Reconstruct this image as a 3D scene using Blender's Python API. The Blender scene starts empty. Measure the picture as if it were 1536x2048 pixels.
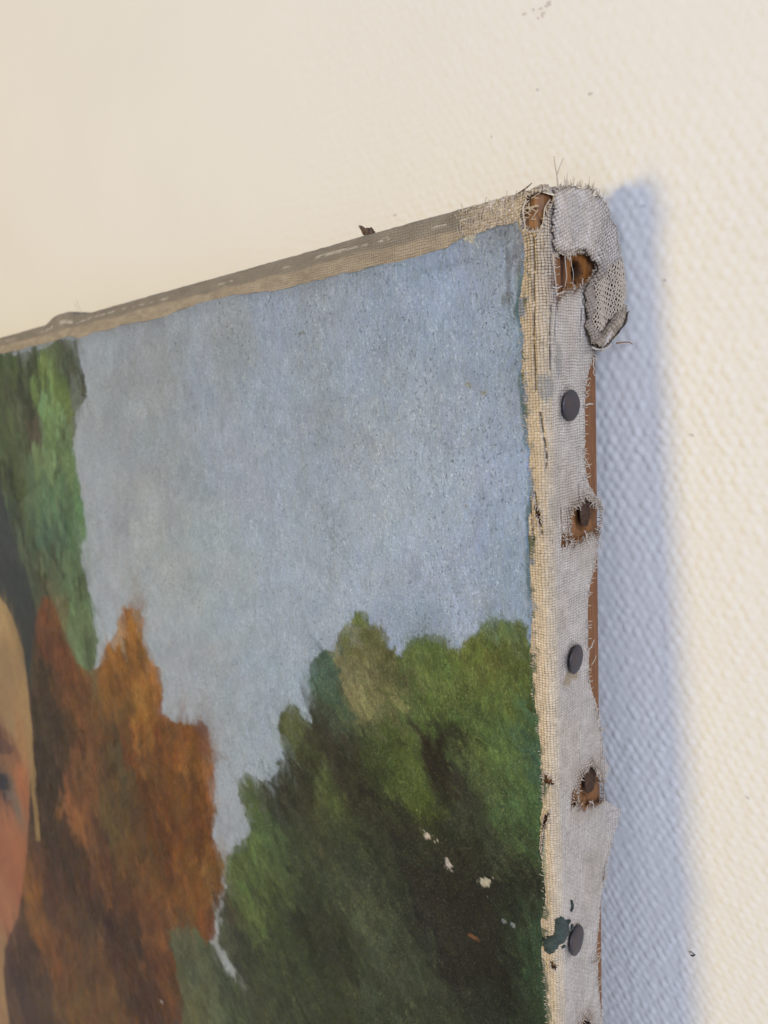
import bpy, math
import numpy as np
from mathutils import Matrix, Vector

DATA = {
 'SKY': [[-181.78,-13.83,143,148,154],[-196.03,-49.86,145,150,154],[-192.09,-98.32,148,154,159],[-146.12,-16.82,141,145,149],[-141.81,-26.65,140,144,145],[-115.32,-12.22,145,150,158],[-137.08,-49.2,142,147,151],[-103.72,-20.38,140,145,148],[-115.19,-41.44,145,152,162],[-97.03,-55.9,148,155,167],[-79.49,-12.28,141,150,164],[-80.45,-35.3,143,152,164],[-59.97,-12.31,140,147,156],[-52.43,-24.68,143,152,165],[-42.93,-10.21,140,150,162],[-36.05,-19.64,141,152,168],[-28.4,-12.36,140,152,170],[-21.56,-9.47,143,153,172],[-15.71,-18.06,144,154,171],[-9.64,-15.13,141,149,159],[-7.71,-9.06,135,139,145],[-10.14,-28.23,144,153,166],[-16.62,-37.65,146,155,168],[-6.51,-22.94,130,142,155],[-6.2,-34.22,129,139,151],[-29.99,-37.16,146,154,164],[-45.65,-42.34,148,155,162],[-63.88,-48.38,145,153,165],[-55.89,-60.65,151,160,170],[-31.41,-59.17,153,162,174],[-11.28,-57.96,146,157,174],[-8.8,-73.32,136,149,165],[-25.2,-75.55,149,158,174],[-48.74,-78.77,151,160,172],[-77.05,-75.65,149,158,170],[-113.63,-79.7,149,157,162],[-145.85,-92.01,149,155,156],[-159.48,-75.79,148,152,153],[-134.62,-116.45,148,154,158],[-105.19,-110.12,148,157,165],[-79.68,-97.33,148,157,168],[-114.76,-137.48,146,155,162],[-122.22,-166.57,149,155,161],[-93.45,-115.35,144,155,165],[-41.1,-87.57,141,152,168],[-67.67,-30.79,140,146,151],[-144.55,-225.49,157,157,158],[-134.05,-240.36,148,150,149],[-145.42,-13.72,138,141,146],[-59.48,-7.76,138,144,153],[-144.16,-133.15,148,152,158],[-210.04,-132.67,154,162,170],[-169.41,-40.74,139,144,148],[-63.33,-43.36,142,148,155],[-41.93,-56.28,154,162,170],[-67.81,-66.63,145,152,159]],
 'LG': [[-310.99,-10.07,60,70,55],[-272.44,-14.96,82,102,52],[-253.33,-12.0,75,85,60],[-227.04,-13.97,78,92,55],[-229.01,-19.78,108,124,66],[-221.1,-26.16,102,124,62],[-238.78,-25.34,100,120,66],[-230.04,-7.8,66,80,50],[-207.55,-13.54,72,84,64],[-205.91,-23.07,80,84,68],[-210.51,-30.5,82,86,66],[-271.51,-28.25,72,82,62],[-261.08,-48.37,82,72,62],[-252.91,-41.81,68,76,58],[-230.66,-39.94,96,118,66],[-231.68,-46.11,108,132,80],[-215.87,-40.13,74,80,56],[-289.75,-58.01,84,98,60],[-266.94,-64.24,92,118,76],[-240.54,-69.64,112,150,106],[-271.28,-75.99,112,150,108],[-222.84,-62.45,92,116,74],[-223.75,-81.28,96,136,86],[-256.48,-84.08,72,102,82],[-236.79,-82.4,60,84,66],[-291.77,-79.76,60,74,60],[-279.42,-98.06,75,88,64],[-249.65,-97.03,80,92,70],[-229.18,-99.01,84,102,68],[-259.6,-109.87,82,98,72],[-234.13,-115.19,94,118,78],[-227.7,-127.48,98,128,84],[-225.21,-135.94,106,130,98],[-300.91,-102.97,64,78,68],[-329.91,-51.36,66,76,58],[-373.31,-108.46,60,70,60],[-280.4,-18.91,70,85,55],[-253.9,-28.9,60,66,50],[-214.18,-50.06,70,74,54],[-244.3,-56.84,64,78,56],[-226.15,-73.04,100,140,94]],
 'DK': [[-310.09,-91.21,60,65,68],[-305.14,-113.74,60,64,66],[-299.13,-133.5,56,60,58],[-296.66,-159.22,60,58,54],[-366.11,-93.45,58,62,66],[-304.88,-185.61,62,54,46]],
 'FACE': [[-333.78,-139.67,176,146,106],[-319.71,-150.77,160,130,92],[-333.88,-167.82,146,118,90],[-322.03,-184.73,160,128,92],[-349.7,-207.19,150,122,94],[-336.17,-212.04,165,122,84],[-374.03,-226.45,88,60,56],[-354.16,-222.28,110,72,60],[-369.15,-235.03,134,92,62],[-346.88,-239.83,172,102,64],[-385.78,-254.44,42,42,48],[-374.56,-252.36,60,58,62],[-365.18,-256.0,118,104,94],[-343.39,-250.91,162,98,64],[-377.88,-277.3,162,104,76],[-367.25,-292.75,164,98,62],[-396.26,-323.04,156,94,66],[-420.65,-360.45,162,104,76],[-399.32,-353.15,168,112,80],[-441.1,-398.21,152,116,84],[-451.44,-440.36,165,128,90],[-470.95,-477.78,156,118,84],[-405.03,-174.62,160,130,95],[-491.43,-307.36,165,112,80],[-540.94,-458.1,160,110,80],[-311.51,-162.65,150,120,84]],
 'BR': [[-267.85,-125.5,112,70,52],[-270.94,-143.29,116,64,42],[-256.53,-152.37,114,64,42],[-278.4,-165.24,84,64,50],[-286.25,-188.36,65,50,40],[-317.86,-241.17,64,48,38],[-288.34,-213.36,62,48,40],[-249.46,-165.2,118,76,45],[-219.58,-150.37,132,84,40],[-184.94,-119.19,150,96,32],[-180.64,-126.35,146,92,32],[-186.4,-141.98,148,96,46],[-170.18,-139.87,140,92,42],[-183.57,-155.8,152,104,50],[-206.51,-153.64,126,80,38],[-236.03,-173.46,112,72,44],[-204.8,-182.1,88,72,54],[-217.98,-179.62,100,66,46],[-194.11,-174.06,146,70,32],[-167.78,-163.33,128,66,28],[-140.26,-146.91,124,72,32],[-149.99,-163.39,138,84,42],[-140.27,-173.45,132,80,36],[-183.89,-183.57,98,68,40],[-164.42,-182.66,116,74,36],[-175.06,-197.43,108,60,28],[-148.73,-192.66,108,60,30],[-210.52,-204.92,80,60,45],[-239.52,-203.83,116,74,50],[-262.07,-225.17,126,78,54],[-238.06,-235.97,84,50,36],[-205.57,-221.69,106,72,36],[-179.7,-219.2,100,60,28],[-155.44,-210.05,136,84,34],[-140.27,-200.94,142,90,38],[-199.41,-233.04,112,74,46],[-275.25,-269.08,74,50,38],[-305.75,-265.72,70,48,36],[-234.21,-259.91,75,50,40],[-198.19,-246.7,108,66,40],[-169.84,-227.78,130,78,36],[-154.61,-224.41,126,74,36],[-150.14,-228.45,112,62,36],[-350.57,-337.95,138,86,34],[-313.1,-308.55,92,60,45],[-378.77,-367.22,84,62,48],[-287.58,-310.14,90,64,50],[-267.08,-321.97,108,74,46],[-217.62,-271.8,74,50,38],[-223.41,-295.86,74,48,36],[-191.45,-274.32,106,64,40],[-353.97,-387.83,88,64,46],[-287.69,-352.69,112,78,42],[-419.62,-428.74,84,60,50],[-211.86,-307.07,80,50,36],[-233.99,-211.66,96,78,52],[-205.35,-166.58,92,70,48]],
 'GR': [[-59.17,-94.81,95,112,55],[-61.92,-103.57,122,124,80],[-69.47,-109.55,72,100,82],[-73.48,-117.83,68,98,78],[-65.52,-119.99,64,88,64],[-50.4,-98.34,98,104,62],[-47.4,-104.21,92,98,58],[-56.92,-110.62,112,118,74],[-33.62,-93.5,85,110,50],[-37.12,-99.22,84,108,54],[-26.5,-99.16,95,114,50],[-14.96,-87.35,95,115,50],[-20.55,-93.07,106,120,50],[-8.73,-89.37,90,110,50],[-12.85,-99.24,94,114,50],[-7.93,-102.42,84,110,50],[-42.93,-112.22,88,102,58],[-31.61,-110.3,80,104,46],[-19.95,-109.35,85,108,50],[-9.49,-111.96,80,108,58],[-7.56,-110.19,64,104,80],[-88.2,-129.6,74,88,50],[-84.4,-136.27,84,98,54],[-72.82,-131.01,58,58,46],[-64.21,-126.81,58,60,44],[-80.85,-144.48,54,56,42],[-96.31,-155.02,58,63,47],[-113.79,-158.05,80,100,54],[-109.39,-165.19,74,98,54],[-101.16,-172.31,74,98,58],[-74.36,-145.23,78,92,50],[-63.34,-138.2,50,54,38],[-50.89,-125.39,70,88,40],[-40.69,-127.4,75,94,40],[-36.3,-135.14,74,92,35],[-26.71,-116.3,44,48,35],[-30.82,-122.7,46,44,34],[-23.53,-125.18,56,58,48],[-28.39,-133.37,56,60,48],[-13.66,-120.39,80,104,54],[-8.59,-123.24,74,108,64],[-13.89,-126.47,78,106,58],[-6.24,-128.17,52,76,48],[-28.98,-144.07,48,52,38],[-45.3,-144.2,50,54,40],[-58.55,-149.63,54,60,42],[-21.71,-147.31,46,50,38],[-11.62,-136.44,50,58,42],[-9.18,-141.43,46,52,38],[-36.05,-156.81,44,46,36],[-50.11,-160.64,52,60,44],[-66.22,-168.2,60,70,50],[-89.6,-179.17,58,72,47],[-111.54,-189.46,84,106,54],[-122.25,-204.02,80,102,50],[-104.76,-198.93,60,72,46],[-81.72,-192.22,54,60,42],[-63.04,-177.6,74,86,58],[-51.95,-184.07,70,82,58],[-42.86,-183.42,64,74,52],[-38.5,-169.32,47,49,42],[-22.33,-160.76,44,45,36],[-10.83,-152.15,42,47,34],[-30.68,-174.96,45,46,38],[-15.41,-166.21,42,44,34],[-5.4,-151.79,62,86,58],[-4.96,-163.98,54,82,54],[-6.95,-175.43,44,58,40],[-18.81,-180.31,44,50,38],[-34.8,-190.38,54,62,45],[-59.38,-204.23,60,72,49],[-81.88,-214.74,57,66,42],[-108.31,-225.12,60,72,45],[-122.26,-223.47,60,70,45],[-113.67,-243.99,64,75,48],[-127.48,-218.43,60,66,54],[-169.57,-245.47,84,94,68],[-159.53,-250.98,88,102,72],[-175.72,-276.74,94,98,60],[-154.69,-263.63,84,94,60],[-141.58,-246.93,68,80,58],[-137.43,-261.39,64,74,50]],
 'P_LG': [[-322.28,-2.04],[-281.93,-6.98],[-257.4,-7.48],[-245.89,-7.22],[-227.55,-8.02],[-209.99,-6.57],[-200.47,-8.22],[-199.93,-12.3],[-199.56,-16.94],[-196.87,-22.65],[-197.18,-28.2],[-200.72,-32.75],[-208.58,-34.81],[-214.18,-50.06],[-213.44,-60.05],[-212.7,-70.12],[-212.9,-80.36],[-212.83,-86.54],[-219.17,-90.33],[-220.25,-102.16],[-217.29,-116.77],[-215.36,-128.35],[-219.81,-137.44],[-225.7,-146.22],[-276.03,-158.26],[-299.28,-151.87],[-405.03,-174.62]],
 'P_DK': [[-371.55,-68.48],[-308.23,-69.65],[-300.74,-85.37],[-293.86,-102.16],[-284.74,-115.91],[-280.82,-127.74],[-288.63,-149.58],[-301.2,-179.13],[-303.98,-201.95],[-329.45,-233.59],[-326.08,-185.82],[-321.7,-137.52],[-407.54,-140.19]],
 'P_BR': [[-285.25,-134.82],[-273.07,-121.51],[-263.2,-117.04],[-255.72,-118.69],[-251.28,-127.33],[-246.13,-136.9],[-241.97,-144.23],[-234.22,-146.17],[-222.39,-143.17],[-213.76,-137.86],[-207.96,-130.08],[-196.04,-121.75],[-190.61,-113.78],[-188.12,-110.52],[-182.15,-111.09],[-172.47,-108.25],[-170.82,-112.59],[-173.49,-120.88],[-171.37,-128.28],[-162.6,-130.54],[-162.57,-138.88],[-165.13,-147.45],[-159.24,-148.72],[-153.4,-149.33],[-144.99,-146.07],[-137.64,-141.32],[-135.54,-143.65],[-133.64,-152.25],[-133.08,-163.2],[-134.84,-175.19],[-138.36,-186.27],[-135.51,-191.87],[-132.28,-196.84],[-136.52,-207.14],[-142.3,-220.17],[-145.96,-233.58],[-157.26,-238.72],[-162.56,-251.62],[-170.17,-292.09],[-644.31,-611.98],[-468.06,-260.79],[-310.24,-181.56]],
 'P_FACE': [[-453.35,-147.39],[-333.54,-129.94],[-323.08,-133.69],[-313.3,-143.53],[-307.76,-156.38],[-309.51,-175.85],[-312.87,-196.26],[-325.26,-226.18],[-341.69,-262.67],[-350.47,-282.16],[-372.18,-318.53],[-390.49,-348.59],[-435.12,-395.67],[-450.15,-427.37],[-455.85,-476.38],[-477.98,-553.12],[-2384.08,-1990.18],[-790.48,-200.35]],
 'P_HAIR': [[-318.88,-167.13],[-311.05,-176.25],[-315.56,-211.29],[-321.12,-242.42],[-325.26,-268.17],[-333.75,-273.66],[-329.47,-245.6],[-325.26,-214.44],[-321.23,-184.52]],
 'P_GR': [[-2.73,-88.08],[-5.04,-86.98],[-5.85,-82.35],[-9.76,-83.39],[-12.21,-82.42],[-15.45,-83.55],[-18.21,-86.3],[-21.08,-89.72],[-24.01,-92.66],[-26.44,-92.71],[-27.76,-90.49],[-31.15,-90.34],[-36.64,-92.29],[-39.19,-94.67],[-41.87,-98.02],[-44.21,-95.98],[-45.61,-92.44],[-50.7,-91.48],[-52.25,-89.03],[-55.88,-89.41],[-59.89,-92.52],[-63.13,-96.26],[-65.91,-100.56],[-71.95,-103.97],[-76.13,-107.51],[-77.59,-110.78],[-78.17,-117.6],[-77.45,-122.64],[-77.0,-126.28],[-81.91,-124.98],[-84.89,-121.67],[-88.64,-123.94],[-92.7,-127.75],[-94.19,-131.7],[-94.27,-135.91],[-91.52,-138.9],[-94.3,-143.56],[-98.52,-149.14],[-103.61,-152.64],[-110.2,-152.4],[-114.49,-153.54],[-117.83,-157.02],[-118.55,-161.57],[-116.49,-166.54],[-115.28,-169.66],[-112.76,-175.11],[-118.51,-179.73],[-125.15,-184.83],[-129.38,-190.5],[-131.5,-195.9],[-133.41,-203.65],[-137.6,-211.68],[-140.92,-223.56],[-143.01,-231.95],[-137.57,-234.53],[-132.99,-237.67],[-133.1,-242.27],[-136.87,-242.02],[-141.55,-238.89],[-145.62,-235.5],[-154.94,-235.72],[-159.89,-233.61],[-167.85,-236.72],[-179.43,-246.26],[-183.04,-254.02],[-180.41,-260.73],[-178.97,-269.28],[-179.32,-278.98],[-180.05,-298.75],[-180.25,-407.43],[2.75,-231.08],[5.09,-86.4]],
 'P_BROW': [[-392.75,-229.11],[-364.78,-220.38],[-349.82,-219.36],[-350.31,-222.57],[-365.42,-229.99],[-397.3,-239.48]],
 'P_LID': [[-398.15,-241.43],[-351.77,-224.27],[-348.77,-230.64],[-361.51,-240.65],[-404.05,-254.88]],
 'P_EYE': [[-404.93,-256.89],[-379.28,-247.2],[-369.38,-247.9],[-374.82,-255.05],[-393.31,-263.87],[-410.84,-270.37]],
 'P_BAG': [[-378.14,-256.93],[-363.69,-252.24],[-358.14,-254.63],[-366.32,-260.95],[-378.98,-263.16]],
 'P_LOCK': [[-317.34,-155.76],[-310.71,-167.93],[-310.98,-187.32],[-315.56,-211.29],[-326.09,-232.39],[-339.88,-255.74],[-332.84,-234.8],[-323.62,-208.11],[-322.02,-190.41],[-322.85,-173.67]],
 'B_R': [[-4.26,-7.91],[-4.23,-10.57],[-4.02,-14.17],[-3.88,-16.88],[-4.18,-19.55],[-4.91,-21.74],[-5.45,-24.9],[-5.76,-27.66],[-5.18,-30.51],[-5.08,-34.28],[-5.31,-38.07],[-5.09,-41.91],[-4.95,-44.8],[-4.83,-48.2],[-4.56,-50.64],[-4.11,-54.55],[-3.99,-58.51],[-3.88,-62.5],[-4.11,-66.55],[-4.57,-70.68],[-4.72,-75.87],[-4.4,-81.03],[-4.32,-86.29],[-4.71,-91.72],[-5.1,-97.24],[-4.54,-102.57],[-3.97,-107.93],[-3.48,-112.24],[-3.03,-117.71],[-2.93,-123.37],[-3.23,-130.42],[-3.59,-135.26],[-3.59,-140.0],[-3.47,-144.72],[-2.84,-149.23],[-3.21,-154.29],[-4.03,-157.21],[-3.9,-162.11],[-3.81,-168.33],[-3.48,-175.76]],
 'B_T': [[-324.29,-6.23],[-281.84,-6.76],[-257.4,-7.48],[-245.75,-6.82],[-224.77,-7.29],[-207.51,-6.07],[-199.07,-7.99],[-184.06,-7.49],[-161.05,-7.33],[-144.03,-7.59],[-134.54,-7.44],[-119.69,-6.27],[-106.32,-6.01],[-96.51,-6.24],[-85.2,-6.99],[-76.76,-7.41],[-66.87,-7.61],[-59.43,-7.3],[-50.75,-7.17],[-44.24,-7.11],[-38.09,-7.25],[-30.83,-7.13],[-25.34,-6.88],[-21.41,-6.8],[-18.83,-5.93],[-16.35,-5.64],[-12.15,-5.33],[-9.26,-5.17],[-5.91,-5.12],[-3.74,-5.03]],
 'EDGE': [[13.0,1.5],[20.29,2.08],[24.43,0.42],[27.63,-2.82],[28.91,-6.62],[31.14,-10.41],[32.96,-15.89],[33.4,-19.5],[30.54,-23.77],[25.05,-27.78],[20.26,-29.02],[18.74,-31.02],[17.22,-33.49],[16.12,-36.45],[15.85,-38.94],[15.32,-43.93],[15.19,-49.0],[15.5,-53.14],[16.68,-56.4],[19.2,-58.85],[21.8,-60.62],[21.3,-63.47],[20.8,-66.64],[20.3,-69.27],[19.82,-70.82],[18.87,-73.91],[17.06,-76.79],[16.12,-79.85],[15.82,-83.07],[15.61,-91.92],[15.69,-97.6],[16.71,-101.38],[18.65,-105.57],[20.86,-111.14],[21.47,-116.2],[22.13,-119.52],[24.0,-122.8],[22.02,-125.62],[20.77,-128.74],[24.36,-131.85],[27.58,-134.44],[26.77,-138.67],[24.18,-143.76],[22.39,-146.65],[21.57,-151.36],[20.05,-154.35],[18.46,-161.18],[17.87,-166.05],[18.44,-174.42],[19.53,-181.99],[20.4,-189.55]],
 'HOLES': {"corner":[[-1.91,-6.62],[-2.16,-4.38],[-1.46,-2.35],[-0.15,-1.17],[1.55,-0.42],[3.93,0.42],[6.04,0.93],[6.18,-0.27],[4.88,-2.19],[2.75,-3.5],[2.18,-5.07],[1.96,-6.62],[0.85,-7.57],[-0.97,-7.42]],"h1":[[4.51,-12.06],[6.67,-11.32],[8.48,-11.69],[12.65,-10.66],[16.18,-10.23],[19.4,-10.68],[21.02,-12.27],[18.92,-13.88],[16.85,-15.47],[14.04,-16.33],[11.69,-17.13],[8.66,-17.51],[6.42,-18.38],[5.28,-19.89],[4.67,-17.22],[4.06,-14.58]],"h2":[[13.89,-59.13],[15.77,-58.99],[18.29,-60.42],[21.1,-62.35],[21.04,-65.59],[19.9,-66.91],[17.29,-66.65],[14.1,-66.92],[11.82,-66.91],[9.78,-67.57],[9.02,-66.08],[8.54,-62.41],[9.6,-60.13],[11.61,-60.24]],"h3":[[16.1,-118.23],[17.88,-120.69],[20.16,-123.17],[20.56,-126.79],[20.05,-128.77],[18.17,-128.84],[15.44,-127.28],[13.18,-127.38],[11.02,-125.62],[9.77,-124.06],[10.29,-120.8],[12.07,-119.27],[14.29,-118.85]],"h4":[[9.53,-179.82],[10.93,-179.05],[12.79,-179.39],[14.15,-182.02],[15.47,-187.78],[14.44,-190.37],[8.9,-185.94]],"h5":[[-0.26,-114.13],[0.41,-115.04],[1.41,-116.01],[1.6,-116.91],[0.79,-116.97],[-0.08,-116.54]],"h6":[[-0.01,-159.14],[0.8,-158.41],[1.53,-159.16],[1.4,-160.15],[0.55,-160.22]],"h7":[[8.14,-121.54],[9.44,-120.64],[9.8,-122.91],[8.88,-125.04],[7.4,-124.78]],"h8":[[-0.99,-58.26],[-0.55,-58.43],[0.2,-59.76],[0.47,-61.33],[0.13,-62.34],[-0.49,-60.4]],"h9":[[-0.28,-124.56],[0.66,-123.1],[0.51,-125.19],[-0.6,-127.92],[-1.21,-132.83],[-1.44,-132.23],[-0.83,-127.44]],"h10":[[5.53,-65.33],[6.53,-64.29],[6.63,-67.16],[5.64,-67.68]],"h11":[[6.92,-64.16],[8.28,-64.61],[8.18,-67.67],[7.01,-67.44]]},
 'GREENMARK': [[-1.5,-153.95],[1.13,-152.12],[1.59,-149.92],[1.41,-148.24],[2.55,-147.95],[5.11,-150.41],[5.87,-153.34],[4.15,-153.7],[3.3,-154.36],[2.17,-154.35],[1.49,-155.49],[0.16,-157.08],[-1.07,-156.78]],
 'MFLAP': [[16.97,-16.13],[19.08,-14.25],[22.51,-13.01],[27.39,-12.02],[28.74,-14.73],[29.63,-18.74],[27.76,-21.07],[23.68,-22.64],[20.16,-25.13],[16.76,-25.99],[15.58,-23.3],[16.08,-19.43]],
 'GFLAP': [[3.4,-0.04],[9.94,1.42],[17.12,1.74],[21.2,-0.08],[24.35,-3.28],[26.06,-6.97],[28.04,-10.74],[29.6,-16.16],[30.51,-19.91],[29.55,-22.83],[24.94,-25.21],[20.5,-28.1],[16.67,-28.82],[15.06,-27.17],[14.31,-24.28],[14.4,-20.45],[13.67,-17.64],[16.55,-15.17],[18.25,-12.56],[16.24,-10.84],[12.67,-10.43],[9.58,-10.91],[5.48,-11.66],[3.0,-11.02],[2.1,-6.93],[2.58,-3.42]],
 'KNOB': [[29.45,-21.04],[27.12,-23.17],[23.93,-25.08],[19.96,-27.15],[16.14,-28.37]],
 'TACKS': [[8.1,-39.72],[8.56,-92.07],[6.92,-156.87]],
 'RUST': [[14.94,-62.35],[15.68,-122.85],[13.26,-186.14]],
 'LOSS': [[-35.69,-143.22,1.65,1.11],[-29.66,-148.1,1.41,1.65],[-18.58,-147.64,1.85,1.57],[-13.62,-155.13,1.1,0.52],[-11.45,-154.75,0.94,0.77],[-23.38,-164.27,1.81,0.83],[-18.37,-34.35,1.02,0.6],[-14.32,-36.34,1.1,0.7],[-16.37,-6.1,2.63,1.3],[-20.02,-59.99,0.67,0.43],[-70.21,-19.25,2.7,0.49],[-196.63,-290.52,1.49,0.86]],
 'CRACKS': [[[0.0,-14.46],[0.02,-21.61],[-0.35,-27.03],[-0.17,-32.57],[-0.17,-36.3]],[[3.3,-20.89],[2.8,-28.15],[2.93,-32.75]],[[0.65,-40.56],[1.23,-43.89],[1.71,-48.21],[1.53,-52.05]],[[-0.93,-55.98],[-0.43,-58.42],[0.36,-61.83],[0.51,-64.11]],[[5.61,-30.93],[5.68,-34.21]],[[15.54,-19.37],[14.62,-24.2],[14.13,-27.59]],[[12.75,-55.88],[12.86,-58.98]],[[0.17,-8.33],[0.21,-14.49]],[[5.28,-19.89],[4.79,-23.55],[4.26,-28.15]],[[5.56,-58.9],[5.77,-63.95],[5.46,-67.44]],[[13.68,-66.95],[14.03,-69.66]],[[-1.88,-57.52],[-1.76,-61.5],[-1.31,-65.48]]],
 'SMEAR': [[1.87,-35.95,2.1,2.98,128,134,140],[5.81,-30.46,1.3,2.81,140,142,146],[3.46,-59.57,1.5,2.96,150,148,148],[12.9,-1.95,4.3,2.0,138,134,136],[-4.06,-87.76,0.96,4.35,110,120,115],[-0.72,-132.62,0.37,8.35,120,135,125],[8.1,-95.59,3.3,1.74,140,130,112]],
 'DRIPS': [[[6.74,-146.3],[7.12,-148.0],[6.44,-148.8]],[[5.96,-150.46],[5.09,-150.89]],[[6.98,-152.33],[6.73,-153.64]],[[3.67,-155.34],[2.65,-155.25]]],
 'THREADS': {"tall":[[0.2,5.29,-0.08],[0.2,4.84,2.1],[0.2,4.21,3.88],[0.2,3.91,5.36]],"short":[[0.4,4.62,0.46],[0.4,4.5,1.99],[0.4,5.62,3.91],[0.4,6.93,5.52]],"curl":[[2.0,13.74,-28.63],[2.0,16.2,-29.1],[2.0,19.81,-28.89],[2.0,22.66,-28.17]],"curl2":[[2.4,24.3,-27.99],[2.4,27.5,-27.86],[2.4,30.33,-27.94],[2.4,32.25,-28.34]],"hole1":[[0.5,2.41,-11.87],[0.5,2.66,-14.67],[0.5,3.26,-17.75],[0.5,3.2,-19.28]],"hole2":[[0.4,6.75,-10.72],[0.4,7.02,-13.4],[0.4,7.32,-15.65],[0.4,6.32,-18.0]],"hole3":[[0.2,9.14,-10.73],[0.2,9.63,-13.15],[0.2,10.33,-14.94],[0.2,9.69,-17.3]],"tie1":[[0.6,1.67,-17.77],[0.6,3.44,-17.84],[0.6,5.26,-17.37]],"tie2":[[0.6,3.04,-18.94],[0.6,4.85,-18.66],[0.6,6.33,-18.3]],"edge1":[[0.9,12.9,-39.98],[0.9,14.54,-39.76],[0.9,16.21,-39.85]],"edge2":[[0.7,13.39,-35.25],[0.7,15.03,-34.9]],"edge3":[[0.6,14.9,-95.34],[0.6,16.48,-94.49],[0.6,16.94,-93.73]],"low":[[0.7,13.81,-167.17],[0.7,15.71,-168.2],[0.7,17.17,-168.01],[0.7,17.68,-167.03]],"cor1":[[-1.0,-3.84,-3.05],[-1.0,-4.88,-4.87],[-1.0,-4.5,-6.92],[-1.0,-3.76,-8.26],[-1.0,-1.12,-7.96]],"cor2":[[-0.2,2.91,-2.25],[-0.2,1.13,-3.88],[-0.2,0.53,-6.02],[-0.2,-0.39,-7.86],[-0.2,-2.48,-9.81]]},
 'SPLINTER': [[-5.98,1.0,-0.38],[-4.22,1.0,0.27],[-2.71,1.0,0.96]],
 'TUFT': [[-48.77,2.0,2.64],[-48.0,2.0,2.17],[-47.12,2.0,1.13],[-45.85,2.0,1.0],[-44.98,2.0,-0.03],[-47.22,2.0,-0.04]],
 'STRANDS': [[[-203.85,2.0,-0.85],[-200.61,2.0,2.43],[-202.87,2.0,5.26]],[[-197.21,2.0,-0.87],[-198.38,2.0,2.53],[-200.4,2.0,6.04]],[[-103.01,2.0,-1.17],[-103.01,2.0,0.31]]],
 'CAM': [71.7479,-120.667,-27.9366],
 'CR': [[0.7201332,0.6863509,-0.1016394],[-0.0713024,0.2189201,0.9731341],[-0.6901624,0.6935391,-0.2065901]],
 'F': 1423.77,
 'WALLY': 22.716,
 'WALLPTS': {"scuff":[[-9.73,38.18],[-10.77,37.86],[-11.7,37.84],[-11.3,36.8],[-12.26,36.25],[-13.53,38.34],[-15.66,38.4]],"pin":[15.89,-170.94],"specks":[[8.33,-3.69],[-13.45,23.49],[-1.81,19.27],[-25.5,17.94],[-187.18,23.01],[27.68,-125.22],[-56.01,7.72],[17.13,-48.48],[12.34,-18.19]]},
}

MM = 0.001
scene = bpy.context.scene
col = scene.collection
rng = np.random.default_rng(7)

# ------------------------------------------------------------------ camera
cam_d = bpy.data.cameras.new("camera")
cam = bpy.data.objects.new("camera", cam_d)
col.objects.link(cam)
CR = DATA['CR']
r_, u_, f_ = [Vector(v) for v in CR]
cl = Vector(DATA['CAM']) * MM
cam.matrix_world = Matrix(((r_.x, u_.x, -f_.x, cl.x), (r_.y, u_.y, -f_.y, cl.y), (r_.z, u_.z, -f_.z, cl.z), (0, 0, 0, 1)))
cam_d.sensor_fit = 'VERTICAL'
cam_d.sensor_height = 36.0
cam_d.sensor_width = 27.0
cam_d.lens = DATA['F'] / 2048 * 36.0
cam_d.clip_start = 0.005
cam_d.clip_end = 50
cam_d.dof.use_dof = True
cam_d.dof.focus_distance = 0.143
cam_d.dof.aperture_fstop = 27.0
scene.camera = cam

# ------------------------------------------------------------------ light
world = bpy.data.worlds.new("World")
scene.world = world
world.use_nodes = True
world.node_tree.nodes["Background"].inputs[0].default_value = (0.62, 0.69, 0.97, 1)
world.node_tree.nodes["Background"].inputs[1].default_value = 0.405


def area_lamp(name, az, el, dist, size, power, color):
    d = bpy.data.lights.new(name, 'AREA')
    d.shape = 'DISK'
    d.size = size
    d.energy = power
    d.color = color
    o = bpy.data.objects.new(name, d)
    col.objects.link(o)
    a, e = math.radians(az), math.radians(el)
    v = Vector((math.sin(a) * math.cos(e), -math.cos(a) * math.cos(e), math.sin(e)))
    o.location = Vector((0, 0, -0.08)) + v * dist
    o.rotation_euler = v.to_track_quat('Z', 'Y').to_euler()
    return o


# warm room lamp to the left of the viewer, cool window light from the right
area_lamp("room_lamp", -28, 2.2, 2.6, 0.60, 34.5, (1.0, 0.72, 0.17))
area_lamp("window_light", 54, 13, 1.7, 0.9, 22.0, (0.70, 0.77, 1.0))
scene.view_settings.view_transform = 'Standard'
scene.view_settings.look = 'None'
scene.view_settings.exposure = 0.0
scene.view_settings.gamma = 1.0
scene.cycles.max_bounces = 6
scene.cycles.use_denoising = True

# ------------------------------------------------------------------ numeric helpers
TB = rng.random((256, 256)).astype(np.float32)


def vn(x, y, seed=0):
    """value noise, 0..1"""
    xi = np.floor(x).astype(np.int64)
    yi = np.floor(y).astype(np.int64)
    fx = (x - xi).astype(np.float32)
    fy = (y - yi).astype(np.float32)
    fx = fx * fx * (3 - 2 * fx)
    fy = fy * fy * (3 - 2 * fy)
    a = (xi + seed * 37) & 255
    b = (yi + seed * 91) & 255
    a1 = (a + 1) & 255
    b1 = (b + 1) & 255
    return (TB[a, b] * (1 - fx) + TB[a1, b] * fx) * (1 - fy) + (TB[a, b1] * (1 - fx) + TB[a1, b1] * fx) * fy


def fbm(x, y, seed=0, octv=3):
    s = 0
    w = 1.0
    t = 0
    for k in range(octv):
        s = s + w * (vn(x * 2 ** k, y * 2 ** k, seed + k * 5) - 0.5)
        t += w
        w *= 0.55
    return s / t * 2


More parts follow.
